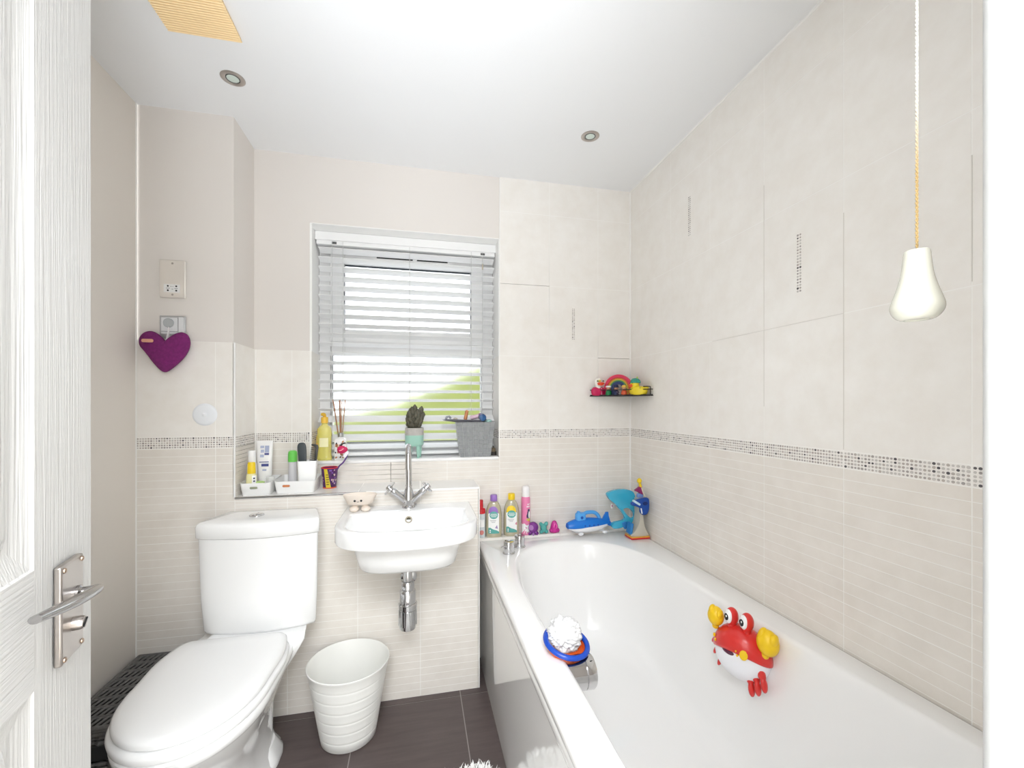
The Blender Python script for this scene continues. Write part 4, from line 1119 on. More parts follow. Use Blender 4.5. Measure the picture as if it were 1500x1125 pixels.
for k in range(13):
    q = -1 + 2 * k / 12; mp.append((.0 + .038 * q - .012, -.004 + .004 * q))
mb = MB(); mb.ball((-.016, -.022, -.008), (.040, .041, .013), 0, 28, 12, rot=Matrix.Rotation(.05, 3, 'Y')); obj('mouth', mb, M('crab_mouth', (.09, .012, .04), .5), CR)
for sx, ex in ((-1, -.026), (1, .027)):
    m_ = MB(); m_.ball((ex, -.022, .075), (.0215, .020, .0245), 0, 24, 14); m_.tube([(ex, -.020, .045), (ex, -.021, .066)], .014, 14)
    e = obj('eye', m_, crab_red, CR)
    m_ = MB(); T = TR(ex - .006, -.0365, .077) @ RZ(-.35) @ RX(PI / 2)
    m_.lathe([(.0185, -.004), (.0185, .0), (.015, .0042), (.008, .0062), (.001, .0068)], 28, 0, T=T, sx=.88); obj('eye_white', m_, M('glossy_white', (.9, .9, .9), .15), e)
    m_ = MB(); m_.lathe([(.0095, .0052), (.0090, .0072), (.005, .0084), (.001, .0088)], 22, 0, T=T); m_.lathe([(.003, .0082), (.0025, .0094), (.001, .0096)], 12, 1, T=T @ TR(.003, .003, 0)); obj('pupil', m_, [M('glossy_black', (.012, .012, .015), .1), M('glossy_white', (0, 0, 0))], e)
def claw(cx, cz, r, tilt, sgn):
    m_ = MB(); R = Matrix.Rotation(tilt, 3, 'Y')
    c = Vector((cx, -.024, cz))
    m_.ball(c, (r * 1.08, r * .85, r * 1.0), 0, 26, 16, rot=R)
    m_.ball(c + R @ Vector((sgn * r * .62, -.004, r * .35)), (r * .40, r * .55, r * .62), 0, 18, 12, rot=R)
    m_.ball(c + R @ Vector((-sgn * r * .45, -.004, r * .55)), (r * .42, r * .55, r * .55), 0, 18, 12, rot=R)
    m_.ball(c + R @ Vector((0, .004, -r * 1.12)), (r * .45, r * .40, r * .32), 0, 16, 10, rot=R)
    return obj('claw', m_, M('crab_yellow', (.86, .56, .01), .38), CR)
claw(-.084, .060, .0265, .12, 1); claw(.096, .044, .0325, .35, -1)
for x, z, r in ((.036, .002, .0125), (.016, -.004, .0032), (.012, .006, .0026), (-.082, .012, .005), (-.072, .004, .004)):
    # yellow cheek spots follow the shell
    m_ = MB(); yy = -.004 - Rd * math.sqrt(max(.02, 1 - (x / Rw) ** 2 - (z / Rh) ** 2 * .4)) * .985
    m_.lathe([(r, -.003), (r, .0018), (r * .7, .0026), (.0005, .003)], 20, 0, T=TR(x, yy, z) @ RZ(x / Rw * .9) @ RX(PI / 2 - .15)); obj('cheek_spot', m_, M('crab_yellow', (0, 0, 0)), CR)
for k, (x0, z0, x1, z1, x2, z2) in enumerate(((.066, -.030, .084, -.052, .090, -.078), (.050, -.042, .064, -.066, .070, -.096), (.034, -.054, .044, -.078, .049, -.104))):
    m_ = MB()
    m_.ball(((x0 + x1) / 2, -.026, (z0 + z1) / 2), (.0125, .012, .0205), 0, 18, 12, rot=Matrix.Rotation(-math.atan2(x1 - x0, z0 - z1), 3, 'Y'))
    m_.ball(((x1 + x2) / 2, -.030, (z1 + z2) / 2), (.0105, .0105, .0195), 0, 18, 12, rot=Matrix.Rotation(-math.atan2(x2 - x1, z1 - z2), 3, 'Y'))
    obj('leg', m_, crab_red, CR)
for x0, z0, x2, z2 in ((-.088, -.006, -.104, -.020), (-.084, -.030, -.100, -.052), (-.072, -.056, -.084, -.080)):
    m_ = MB(); m_.ball(((x0 + x2) / 2, -.006, (z0 + z2) / 2), (.0075, .009, .018), 0, 16, 10, rot=Matrix.Rotation(-math.atan2(x2 - x0, z0 - z2), 3, 'Y')); obj('leg', m_, crab_red, CR)
mb = MB(); mb.tube([(0, .03, 0), (0, .062, 0)], [.012, .028], 20); obj('suction_cup', mb, M('frosted_white_plastic', (0, 0, 0)), CR)

# ------------------------------------------------------------------ corner shelf with small toys
t = thing('corner_shelf', 'black wire corner shelf above the bath holding small toys', 'shelf', (1.07, 2.025, 1.25), 0)
A_, B_, C_ = (.848, 2.0255), (1.0705, 1.803), (1.0705, 2.0255)
mb = MB(); mb.prism([A_, B_, C_], 1.2465, 1.2495, 'xy')
obj('tray', mb, black_metal, t, world=True)
ip = lambda q: (A_[0] + (B_[0] - A_[0]) * q, A_[1] + (B_[1] - A_[1]) * q)
mb = MB(); p0, p1 = ip(.01), ip(.99)
mb.tube([(p0[0], p0[1], 1.2515), (p1[0], p1[1], 1.2515)], .0030, 8)
obj('lower_rail', mb, black_metal, t, world=True)
mb = MB(); mb.tube([(p0[0], p0[1], 1.278), (p1[0], p1[1], 1.278)], .0022, 8); obj('upper_rail', mb, black_metal, t, world=True)
for q, sgn in ((.065, 1), (.955, -1)):
    a = ip(q); b = (a[0] + (.025 if sgn > 0 else -.0), a[1] + .028 if sgn < 0 else a[1] + .006)
    m_ = MB(); m_.tube(catmull([(a[0], a[1], 1.251), (a[0], a[1], 1.284), (a[0] + (.003 if sgn > 0 else -.002), a[1] + .004, 1.2905), (b[0] if sgn > 0 else a[0] - .020, b[1], 1.2915)], 5), .0024, 8); obj('side_loop', m_, black_metal, t, world=True)
ZK = 1.2496
def duck(x, y, rz, bodym, headm, billm, label, hat=None, sc=1.0):
    t = thing('rubber_duck', label, 'rubber duck', (x, y, ZK), rz)
    m_ = MB()
    pr_ = smooth_prof([(.001, 0), (.028, .001), (.036, .010), (.0385, .022), (.034, .035), (.024, .042), (.001, .046)], 3)
    m_.lathe([(r * sc, z) for r, z in pr_], 28, 0, sx=1.02, sy=.80)
    if sc > .9: m_.ball((.030 * sc, .004, .034), (.014, .018, .011), 0, 14, 8)
    b_ = obj('body', m_, bodym, t)
    m_ = MB(); m_.ball((-.002, -.003, .060), (.0225 * sc, .021 * sc, .0245), 0, 24, 16); m_.tube([(-.002, -.002, .035), (-.002, -.003, .05)], .017 * sc, 20); h_ = obj('head', m_, headm, t)
    m_ = MB(); m_.ball((-.002, -.024, .058), (.0125, .012, .0055), 0, 18, 10); m_.ball((-.002, -.022, .053), (.0105, .010, .0055), 0, 18, 10); obj('bill', m_, billm, h_)
    for q in (-1, 1):
        m_ = MB(); m_.ball((-.002 + q * .010, -.0205, .069), (.0032, .002, .0036), 0, 12, 8); obj('eye', m_, M('duck_eye', (.10, .12, .02), .2), h_)
    return t, b_, h_
dy_ = M('duck_yellow', (.80, .62, .03), .35)
t, b_, h_ = duck(.884, 1.999, .10, M('crimson_rubber', (.55, .01, .09), .35), M('white_rubber', (.86, .84, .78), .4), M('orange_bill', (.78, .07, .02), .35), 'white headed rubber duck in a red coat on the corner shelf', sc=.55)
b_.scale = (1.85, 1.0, 1); h_.scale = (1.55, 1.25, 1.05)
m_ = MB(); m_.ball((-.002, -.0125, .070), (.0045, .009, .005), 0, 14, 8); obj('forehead', m_, M('duck_yellow', (0, 0, 0)), h_)
for k in range(4):
    m_ = MB(); m_.ball((.004, -.0165 - (.0005 if k > 0 else 0) - .001 * (k == 2), .036 - .009 * k), (.0016, .0012, .0016), 0, 10, 6); obj('button', m_, white, b_)
t, b_, h_ = duck(1.030, 1.868, -.785, dy_, dy_, M('coral_bill', (.80, .12, .03), .35), 'yellow rubber duck with a green cap on the corner shelf', sc=1.0)
b_.scale = (1.10, .85, 1.0); h_.rotation_euler = (0, 0, -.75); h_.location = (-.014, 0, -.009)
m_ = MB(); m_.lathe([(.024, .068), (.0245, .072), (.021, .082), (.013, .090), (.001, .092)], 24, 0, T=TR(.0, 0, 0)); m_.ball((.008, 0, .078), (.018, .016, .012), 0, 14, 8); obj('cap', m_, M('cap_green', (.03, .28, .22), .4), h_)
m_ = MB(); m_.ball((.012, .002, .092), (.004, .004, .007), 0, 10, 8); obj('bobble', m_, M('lime_toy', (.45, .62, .12), .4), h_)
for x, z in ((-.020, .030), (.012, .034), (.0, .028)):
    m_ = MB(); m_.ball((x, -.0265 + abs(x) * .25, z), (.0035, .003, .0035), 0, 10, 6); obj('spot', m_, M('leaf_spot' if z > .029 else 'orange_spot', (.08, .28, .06) if z > .029 else (.75, .3, .03), .4), b_)
t = thing('rainbow_toy', 'soft rainbow arch toy behind the ducks on the corner shelf', 'toy rainbow', (.980, 1.974, ZK), -.60)
cols_ = [('rainbow_red', (.66, .015, .07)), ('rainbow_orange', (.78, .25, .04)), ('rainbow_yellow', (.72, .55, .05)), ('rainbow_green', (.08, .36, .10)), ('rainbow_blue', (.02, .04, .16))]
rs = [.070, .054, .048, .042, .036, .020]
for k, (nm, c) in enumerate(cols_):
    m_ = MB(); ro, ri = rs[k], rs[k + 1]
    d = .016 if k == 0 else .012
    arc = [PI * i / 28 for i in range(29)]
    rings = [[Vector((r * math.cos(a), y, .036 + r * math.sin(a) - .0)) for r, y in ((ro, -d * .7), (ro, d * .7), (ro - .002, d), (ri + .0002, d), (ri + .0002, -d), (ro - .002, -d))] for a in arc]
    rings = [[Vector((p.x, p.y, 0.0005)) for p in rings[0]]] + rings + [[Vector((p.x, p.y, 0.0005)) for p in rings[-1]]]
    m_.loft(rings); obj('band', m_, M(nm, c, .4), t, sharp=45)
def figure(x, y, rz, body, head, hatm, label, hat):
    t = thing('toy_figure', label, 'toy figure', (x, y, ZK), rz)
    m_ = MB(); m_.lathe(smooth_prof([(.001, 0), (.0125, .0005), (.0145, .008), (.0125, .020), (.0075, .027), (.001, .028)], 3), 20, 0); 
    for q in (-1, 1): m_.ball((q * .0125, -.003, .016), (.0045, .0045, .009), 0, 10, 8)
    obj('body', m_, body, t)
    m_ = MB(); m_.ball((0, -.001, .034), (.0105, .0100, .0095), 0, 18, 12)
    for q in (-1, 1): m_.ball((q * .0035, -.0105, .0355), (.0013, .001, .0015), 1, 8, 6)
    obj('head', m_, [head, ink], t)
    m_ = MB()
    if hat == 'flat': m_.lathe([(.0135, .041), (.0135, .046), (.011, .049), (.001, .0495)], 18)
    elif hat == 'peak': m_.lathe([(.0120, .039), (.0125, .045), (.0105, .052), (.001, .054)], 18); m_.ball((0, -.010, .0405), (.010, .007, .0016), 0, 12, 6)
    else: m_.lathe([(.0145, .039), (.0145, .0405), (.0105, .042), (.0095, .049), (.001, .0525)], 18)
    obj('hat', m_, hatm, t)
    return t
skin = M('toy_skin', (.62, .32, .18), .5)
figure(.922, 1.966, .3, M('toy_green', (.01, .20, .06), .4), skin, white, 'tiny green toy figure with a white hat on the shelf', 'flat')
t = figure(.950, 1.940, .3, M('toy_navy', (.012, .02, .07), .4), skin, M('toy_navy', (0, 0, 0)), 'tiny navy uniformed toy figure in the middle of the shelf', 'peak')
m_ = MB()
for x, z in ((-.006, .018), (.005, .019), (0, .012), (.006, .010)): m_.ball((x, -.0135, z), (.002, .0012, .0012), 0, 8, 6)
obj('badge', m_, white, t)
figure(.978, 1.912, .3, M('toy_orange_red', (.62, .10, .04), .4), skin, M('toy_hat_yellow', (.82, .55, .10), .4), 'tiny red toy figure with a yellow helmet on the shelf', 'brim')

# ------------------------------------------------------------------ window sill things
t = thing('oil_bottle', 'yellow liquid bottle with gold cap at the left of the sill', 'bottle', (-.405, 2.068, WZ0), 0)
V = Vessel(smooth_prof([(.029, 0), (.031, .004), (.0315, .012), (.0285, .022), (.0285, .05), (.0300, .06), (.0285, .07), (.0285, .10), (.0300, .110), (.0290, .135), (.024, .148), (.0150, .156), (.0125, .160), (.0125, .168)], 3), .68, 2.5)
yl = M('yellow_liquid', (.93, .86, .22), .1, alpha=.55)
obj('bottle', V.mesh(), yl, t)
m_ = MB(); m_.lathe([(.0150, .166), (.0150, .190), (.0135, .193), (.001, .1935)], 28); m_.tube(catmull([(0, 0, .194), (0, -.004, .203), (-.004, -.010, .206), (-.008, -.016, .204)], 4), .007, 12); obj('pump_cap', m_, M('gold_cap', (.80, .50, .06), .35), t)
m_ = MB(); V.decal(m_, rc(-.016, .016, .060, .10, .002), 0, .0006)
for k in range(4): V.decal(m_, rc(.0185, .022, .035 + k * .010, .041 + k * .010, .0004), 1, .0007)
obj('front_label', m_, [M('pale_yellow_label', (.86, .82, .50), .5), M('gold_print', (.45, .33, .10), .5)], t)
t = thing('oil_bottle', 'small amber bottle behind the yellow one at the window reveal', 'bottle', (-.4335, 2.097, WZ0), 0)
V = Vessel(smooth_prof([(.012, 0), (.0135, .003), (.0135, .09), (.012, .105), (.0075, .116), (.007, .120)], 3), .8)
obj('bottle', V.mesh(24), M('amber_liquid', (.92, .72, .16), .1, alpha=.6), t)
m_ = MB(); m_.lathe([(.0085, .118), (.0085, .140), (.001, .1405)], 18); obj('cap', m_, M('gold_cap', (0, 0, 0)), t)
m_ = MB(); V.decal(m_, rc(-.008, .008, .03, .075), 0, .0006); obj('front_label', m_, M('amber_label', (.75, .42, .08), .5), t)

t = thing('reed_diffuser', 'square glass reed diffuser with copper pattern on the sill', 'reed diffuser', (-.338, 2.072, WZ0), 0)
m_ = MB(); m_.loft([at_z(rrect(.046, .046, .006, 4), 0), at_z(rrect(.049, .049, .007, 4), .003), at_z(rrect(.049, .049, .007, 4), .088), at_z(rrect(.044, .044, .010, 4), .095), at_z(rrect(.022, .022, .0105, 4), .101), at_z(rrect(.020, .020, .0098, 4), .106)])
obj('bottle', m_, M('milky_glass', (.86, .85, .83), .1, coat=.4), t, sharp=60)
m_ = MB(); m_.lathe([(.0125, .103), (.0125, .120), (.0105, .122), (.006, .1222), (.006, .119)], 24); obj('collar', m_, M('pewter', (.42, .42, .42), .35, metal=.8), t)
m_ = MB(); random.seed(5)
for k in range(26):
    x, z = random.uniform(-.02, .02), random.uniform(.012, .085); w_, h_ = random.uniform(.002, .006), random.uniform(.003, .008); a = random.uniform(0, 3)
    if x + w_ > .0235 or x - w_ < -.0235: continue
    m_.prism([(x + w_ * math.cos(b) * math.cos(a) - h_ * math.sin(b) * math.sin(a), z + w_ * math.cos(b) * math.sin(a) + h_ * math.sin(b) * math.cos(a)) for b in [2 * PI * i / 9 for i in range(9)]], -.0252, -.0243, 'xz', 0 if k % 3 else 1)
obj('copper_pattern', m_, [M('copper_leaf', (.50, .25, .13), .35, metal=.4), M('black_print', (.03, .03, .03), .5)], t)
random.seed(12)
for k, (dx, dz, ddy) in enumerate(((-.034, .272, .004), (-.029, .262, -.004), (-.007, .268, .006), (-.002, .270, -.002), (.003, .262, .003), (.020, .270, -.004))):
    m_ = MB(); p0 = (-.338 + .0035 * (k - 2.5) / 2.5, 2.072, WZ0 + .060); p1 = (-.338 + dx, 2.072 + ddy, WZ0 + dz)
    m_.tube([(p0[0], p0[1], p0[2]), p1], .0019, 8)
    setp(obj('diffuser_reed', m_, M('brown_reed', (.40, .20, .11), .7), loc=p0), 'thin brown reed fanned out in the square glass diffuser', 'reed', 'reeds in the diffuser')

# cactus
t = thing('potted_cactus', 'small cactus in a mint pot on legs on the sill', 'cactus', (-.0115, 2.074, WZ0), 0)
m_ = MB(); m_.lathe([(.001, .056), (.036, .056), (.0405, .060), (.0425, .066), (.0425, .1385), (.041, .140), (.0385, .140), (.0385, .128), (.001, .128)], 40, 0)
pm = m_
for i, f in enumerate(pm.f):
    zz = sum(pm.v[j].z for j in f) / len(f)
    if zz > .103 + .0: pm.m[i] = 1
pot = MB(); pot.lathe([(.001, .056), (.036, .056), (.0405, .060), (.0425, .066), (.0425, .106)], 40, 0)
pot.lathe([(.0425, .106), (.0427, .108), (.0427, .1385), (.041, .140), (.0385, .140), (.0385, .128), (.001, .128)], 40, 1)
p_ = obj('pot', pot, [M('mint_glaze', (.36, .62, .52), .35), M('raw_concrete', (.55, .52, .49), .8, noise_amt=.2, noise_scale=60)], t)
for a in (.6, 2.2, 3.9, 5.3):
    m_ = MB(); m_.tube([(.030 * math.cos(a), .030 * math.sin(a), .062), (.031 * math.cos(a), .031 * math.sin(a), .03), (.0315 * math.cos(a), .0315 * math.sin(a), .0)], [.0095, .0075, .005], 12); obj('leg', m_, M('mint_glaze', (0, 0, 0)), p_)
m_ = MB(); random.seed(21)
def stem(base, tip, r, n=14):
    b, tp = Vector(base), Vector(tip); d = (tp - b); L = d.length; d.normalize(); a = d.orthogonal().normalized(); c = d.cross(a); rings = []
    for k in range(9):
        q = k / 8; rad = r * (.75 + .5 * math.sin(PI * q * .8)) * (1 if q < .8 else math.sqrt(max(.03, 1 - ((q - .8) / .2) ** 2)))
        rings.append([b + d * L * q + (a * math.cos(2 * PI * i / n) + c * math.sin(2 * PI * i / n)) * rad * (1 + .28 * (1 if (i + k) % 2 else -1)) for i in range(n)])
    m_.loft(rings)
for k in range(44):
    a = random.uniform(0, 2 * PI); q = random.uniform(0, 1); r0 = random.uniform(0, .018)
    base = (r0 * math.cos(a), r0 * .7 * math.sin(a), .128 + .055 * q * random.random())
    tip = (base[0] * 1.0 + .030 * q * math.cos(a) + random.gauss(0, .004), base[1] + .014 * math.sin(a), base[2] + random.uniform(.028, .050))
    if tip[2] > .235: continue
    stem(base, tip, random.uniform(.0065, .0085))
for b, tp in (((0, 0, .15), (.002, -.004, .250)), ((-.010, 0, .14), (-.020, -.004, .232)), ((.016, 0, .15), (.034, -.004, .242)), ((-.012, -.004, .13), (-.030, -.006, .212)), ((.012, -.005, .128), (.036, -.006, .198)), ((.004, -.006, .128), (.006, -.012, .215)), ((.010, -.004, .15), (.016, -.008, .228)), ((-.006, -.008, .128), (-.014, -.014, .185)), ((.006, -.006, .14), (.024, -.010, .222)), ((-.004, -.004, .15), (-.012, -.008, .240)), ((-.012, -.006, .15), (-.026, -.010, .222)), ((.014, -.006, .16), (.044, -.008, .214)), ((-.012, 0, .13), (-.034, -.004, .195))): stem(b, tp, .0085)
obj('cactus', m_, M('dark_cactus', (.085, .10, .075), .65, noise_amt=.4, noise_scale=120, col2=(.16, .13, .09)), t, sharp=60)
m_ = MB(); m_.lathe([(.001, .127), (.038, .1285), (.038, .124)], 24); obj('soil', m_, M('soil', (.06, .045, .035), .9), t)

# basket with brushes and makeup
t = thing('storage_basket', 'grey woven storage basket at the right of the sill', 'basket', (.2735, 2.067, WZ0), 0)
gbm = M('grey_woven_fabric', (.31, .32, .325), .75, noise_amt=.2, noise_scale=50)
def bx(z):
    q = z / .165; return .146 + .038 * q, .062 + .018 * q
m_ = MB()
R_ = [at_z(rrect(*bx(z), .008, 4), z) for z in (0, .05, .10, .15, .165)] + [at_z(rrect(bx(.165)[0] - .006, bx(.165)[1] - .006, .006, 4), z) for z in (.165,)] + [at_z(rrect(bx(.1)[0] - .006, bx(.1)[1] - .006, .006, 4), .10), at_z(rrect(bx(.01)[0] - .006, bx(.01)[1] - .006, .006, 4), .006)]
m_.loft(R_)
obj('basket_body', m_, [M('pale_basket_core', (.62, .62, .63), .7)], t)
m_ = MB()
nrow, ncol = 8, 7
for r_ in range(nrow):
    for c_ in range(ncol):
        z0, z1 = .165 * r_ / nrow, .165 * (r_ + 1) / nrow
        def xx(u, z): return -bx(z)[0] / 2 + bx(z)[0] * u
        u0, u1 = c_ / ncol, (c_ + 1) / ncol
        o = .0012 if (r_ + c_) % 2 else .0004
        e = .0004
        f0 = [Vector((xx(u0, z0) + e, -bx(z0)[1] / 2 - .0003, z0 + e)), Vector((xx(u1, z0) - e, -bx(z0)[1] / 2 - .0003, z0 + e)), Vector((xx(u1, z1) - e, -bx(z1)[1] / 2 - .0003, z1 - e)), Vector((xx(u0, z1) + e, -bx(z1)[1] / 2 - .0003, z1 - e))]
        ctr = sum(f0, Vector()) / 4
        f1 = [ctr + (p - ctr) * .90 + Vector((0, -o - .0006, 0)) for p in f0]
        m_.loft([f0, f1], False, True)
obj('woven_front', m_, gbm, t, bevel=0)
ZB = WZ0 + .165
t = thing('makeup_palette', 'flat black palette lying across the grey basket', 'palette', (.222, 2.064, ZB + .007), .03)
m_ = MB(); m_.pillow([(-.105, .004), (-.092, .008), (.088, .002), (.100, .010), (.104, .004), (.086, -.006), (-.045, -.006), (-.092, .001)], -.034, .030, .0015, 'xz'); obj('case', m_, M('black_case', (.05, .05, .065), .35), t)
t = thing('brush_handle', 'copper coloured makeup tube standing out of the grey basket', 'makeup tube', (.232, 2.060, ZB + .012), 0)
m_ = MB(); m_.tube([(-.006, 0, 0), (.002, 0, .038)], .0085, 16); m_.ball((.002, 0, .038), .0085, 0, 16, 8); obj('tube', m_, M('copper_case', (.52, .22, .10), .35, metal=.3), t)
t = thing('mascara_tube', 'dark blue capped tube lying on the grey basket', 'makeup tube', (.306, 2.044, ZB + .022), 0)
m_ = MB(); m_.tube([(0, -.020, 0), (0, .034, .004)], .0165, 24); obj('cap', m_, M('navy_cap', (.015, .05, .17), .3), t)
m_ = MB(); m_.lathe([(.015, 0), (.012, .001), (.001, .0012)], 20, 0, T=TR(0, -.0205, 0) @ RX(PI / 2)); obj('cap_face', m_, M('blue_cap_face', (.02, .10, .26), .3), t)
t = thing('lip_tube', 'pink and white tube lying behind the blue cap on the basket', 'makeup tube', (.278, 2.080, ZB + .019), 0)
m_ = MB(); m_.tube([(-.024, 0, 0), (.018, -.006, .010)], .0105, 18); obj('tube', m_, M('pale_pink_tube', (.78, .55, .66), .35), t)
m_ = MB(); m_.ball((.022, -.007, .011), (.012, .012, .0125), 0, 18, 10); obj('cap', m_, M('dark_pink_cap', (.45, .12, .30), .35), t)
t = thing('hair_clip', 'clear grey blob of a hair clip on the left of the palette', 'hair clip', (.146, 2.066, ZB + .0145), 0)
m_ = MB(); m_.tube([(-.012, 0, .001), (-.006, -.002, .011), (.004, -.002, .013), (.012, 0, .004)], .0052, 12); obj('clip', m_, M('smoky_clip', (.35, .36, .42), .2), t)
t = thing('hair_bobble', 'small beige bobble on the palette beside the copper tube', 'hair bobble', (.179, 2.062, ZB + .0135), 0)
m_ = MB(); m_.ball((0, 0, .002), (.011, .010, .0065), 0, 18, 10); obj('bobble', m_, M('beige_bobble', (.50, .44, .38), .5), t)
t = thing('flannel', 'pale teal cloth poking out at the right end of the basket', 'cloth', (.336, 2.066, ZB - .002), 0)
m_ = MB(); m_.ball((0, 0, .004), (.019, .026, .010), 0, 20, 10); m_.ball((.008, -.010, .007), (.010, .012, .008), 0, 14, 8); obj('fold', m_, M('pale_teal_cloth', (.40, .62, .58), .8), t)
t = thing('tealight', 'small dark candle holder in the right corner of the sill', 'candle', (.367, 2.090, WZ0), 0)
m_ = MB(); m_.lathe([(.0145, 0), (.0155, .003), (.0155, .018), (.0135, .018), (.0135, .012), (.001, .012)], 24); obj('cup', m_, M('blackened_tin', (.04, .035, .03), .4), t)
m_ = MB(); m_.lathe([(.0125, .012), (.0120, .032), (.008, .036), (.001, .037)], 20); m_.tube([(0, 0, .036), (.001, 0, .046)], .0025, 6, 1); obj('wax', m_, [M('brown_wax', (.20, .15, .09), .5), M('wick_black', (.03, .025, .02), .8)], t)

# ------------------------------------------------------------------ ledge things
def tray(x0, x1, y0, y1, label, hx):
    cx_, cy_ = (x0 + x1) / 2, (y0 + y1) / 2
    t = thing('storage_tray', label, 'tray', (cx_, cy_, LEDGE), 0, 'white plastic trays on the ledge')
    w0, d0 = x1 - x0 - .016, y1 - y0 - .014; w1, d1 = x1 - x0, y1 - y0; H = .056
    m_ = MB()
    def rg(w_, d_, z, dip=0):
        out = []
        for (x, y) in rrect(w_, d_, .012, 5):
            z_ = z
            if dip and y < 0: z_ = z - dip * min(1, (-y / (d_ / 2)) ** 2)
            out.append(Vector((x, y, z_)))
        return out
    m_.loft([rg(w0, d0, 0), rg(w0 + .003, d0 + .003, .003), rg(w1, d1, H, .008), rg(w1 - .003, d1 - .003, H, .008), rg(w0 - .003, d0 - .003, .005), rg(w0 * .5, d0 * .5, .0045)])
    obj('tray', m_, plastic_w, t, sharp=50)
    m_ = MB()
    zc = .030; yy = -(d0 / 2 + (d1 - d0) / 2 * zc / H)
    m_.pillow(rrect(.032, .0115, .0055, 5, hx, zc), yy - .0012, yy + .001, .0004, 'xz', 0)
    m_.pillow(rrect(.027, .009, .0042, 5, hx - .001, zc), yy - .0016, yy - .001, .0003, 'xz', 1)
    obj('handle_slot', m_, [M('slot_rim', (.74, .74, .74), .5), M('slot_green' if hx < 0.001 and 'left' in label else 'slot_orange', (.28, .30, .20) if 'left' in label else (.60, .20, .07), .5)], t)
    return t
tray(-.666, -.556, 1.834, 1.985, 'left white plastic tray of tubes at the ledge corner', -.004)
tray(-.550, -.398, 1.850, 1.985, 'right white plastic tray holding comb and deodorant', -.03)
ZTR = LEDGE + .0055
t = thing('cleanser_bottle', 'small bottle with yellow cap in the left tray', 'bottle', (-.632, 1.862, ZTR), .1)
V = Vessel(smooth_prof([(.0165, 0), (.018, .003), (.018, .065), (.015, .075), (.0125, .078)], 3), .7, 2.4)
obj('bottle', V.mesh(28), M('pale_yellow_bottle', (.80, .76, .42), .25), t)
m_ = MB(); m_.lathe([(.0140, .077), (.0145, .080), (.0135, .117), (.0115, .121), (.001, .1215)], 24, sy=.8); obj('cap', m_, yellow, t)
m_ = MB(); V.decal(m_, rc(.003, .017, .006, .070), 0, .0006)
for k in range(5): V.decal(m_, rc(.007, .013, .012 + k * .011, .018 + k * .011, .0006), 1, .001)
V.decal(m_, circ(-.006, .018, .008, .007), 2, .001)
obj('front_label', m_, [white, ink, M('lime_print', (0, 0, 0))], t)
t = thing('lotion_tube', 'large white tube with blue print standing in the left tray', 'tube', (-.611, 1.945, ZTR), 0)
m_ = MB(); 
tp = [at_z(ell(.020, .018, 32), .022), at_z(ell(.026, .018, 32), .03), at_z(ell(.028, .014, 32), .10), at_z(ell(.031, .005, 32, p=3), .185), at_z(ell(.032, .0025, 32, p=4), .198)]
m_.loft(tp); obj('tube', m_, M('white_tube', (.86, .85, .84), .3), t)
m_ = MB(); m_.lathe([(.018, 0), (.0195, .002), (.0195, .022), (.018, .0235)], 28); obj('cap', m_, plastic_w, t)
m_ = MB(); bl_ = M('blue_print', (.07, .08, .26), .5); lb_ = M('pale_blue_print', (.42, .46, .62), .5)
def yfr(z): return -(.018 - .004 * (z - .03) / .07 if z < .1 else .014 - .009 * (z - .1) / .085 if z < .185 else .005) - .0008
for x0, x1, z0, z1, m2 in ((-.014, .0, .168, .178, 1), (.003, .019, .150, .178, 1), (-.012, .0, .150, .162, 1), (.002, .019, .140, .148, 0), (-.014, .0, .131, .142, 1), (-.016, .019, .110, .1135, 0), (-.008, .019, .094, .105, 0), (-.004, .011, .076, .083, 1)):
    m_.quad((x0, yfr(z0), z0), (x1, yfr(z0), z0), (x1, yfr(z1), z1), (x0, yfr(z1), z1), m2)
obj('front_print', m_, [bl_, lb_], t)
t = thing('spray_bottle', 'plain white capped bottle beside the blue printed tube', 'bottle', (-.645, 1.905, ZTR), 0)
m_ = MB(); m_.lathe(smooth_prof([(.016, 0), (.0175, .003), (.0175, .10), (.0165, .108)], 3), 28); obj('bottle', m_, M('off_white_bottle', (.80, .78, .75), .35), t)
m_ = MB(); m_.lathe([(.0135, .107), (.0135, .157), (.012, .162), (.001, .1625)], 28); obj('cap', m_, M('bright_white_cap', (.88, .88, .88), .3), t)
t = thing('clear_jar', 'small clear plastic jar at the right of the left tray', 'jar', (-.578, 1.905, ZTR), 0)
m_ = MB(); m_.lathe([(.001, 0), (.014, .001), (.0155, .006), (.0155, .05), (.014, .056), (.013, .056), (.0135, .05), (.0135, .006), (.001, .005)], 24); obj('jar', m_, M('clear_plastic', (.93, .93, .92), .15, alpha=.35), t)
t = thing('soap_sachet', 'lime green sachet lying at the front of the left tray', 'sachet', (-.607, 1.868, ZTR + .036), .2)
m_ = MB(); m_.ball((0, 0, .004), (.021, .012, .006), 0, 20, 10); obj('sachet', m_, M('lime_sachet', (.42, .60, .20), .4), t)
t = thing('roll_on_deodorant', 'grey roll-on deodorant with bright green cap in the right tray', 'deodorant', (-.507, 1.952, ZTR), 0)
m_ = MB(); m_.lathe(smooth_prof([(.015, 0), (.0175, .004), (.0170, .05), (.0160, .095), (.0165, .108)], 3), 28); obj('bottle', m_, M('pale_grey_bottle', (.62, .61, .63), .35), t)
m_ = MB(); m_.lathe([(.0172, .108), (.0178, .112), (.0178, .140), (.016, .150), (.010, .1545), (.001, .155)], 28); obj('cap', m_, M('bright_green_cap', (.16, .62, .10), .35), t)
t = thing('tumbler', 'white square tumbler standing in the right tray', 'tumbler', (-.437, 1.898, ZTR), .12)
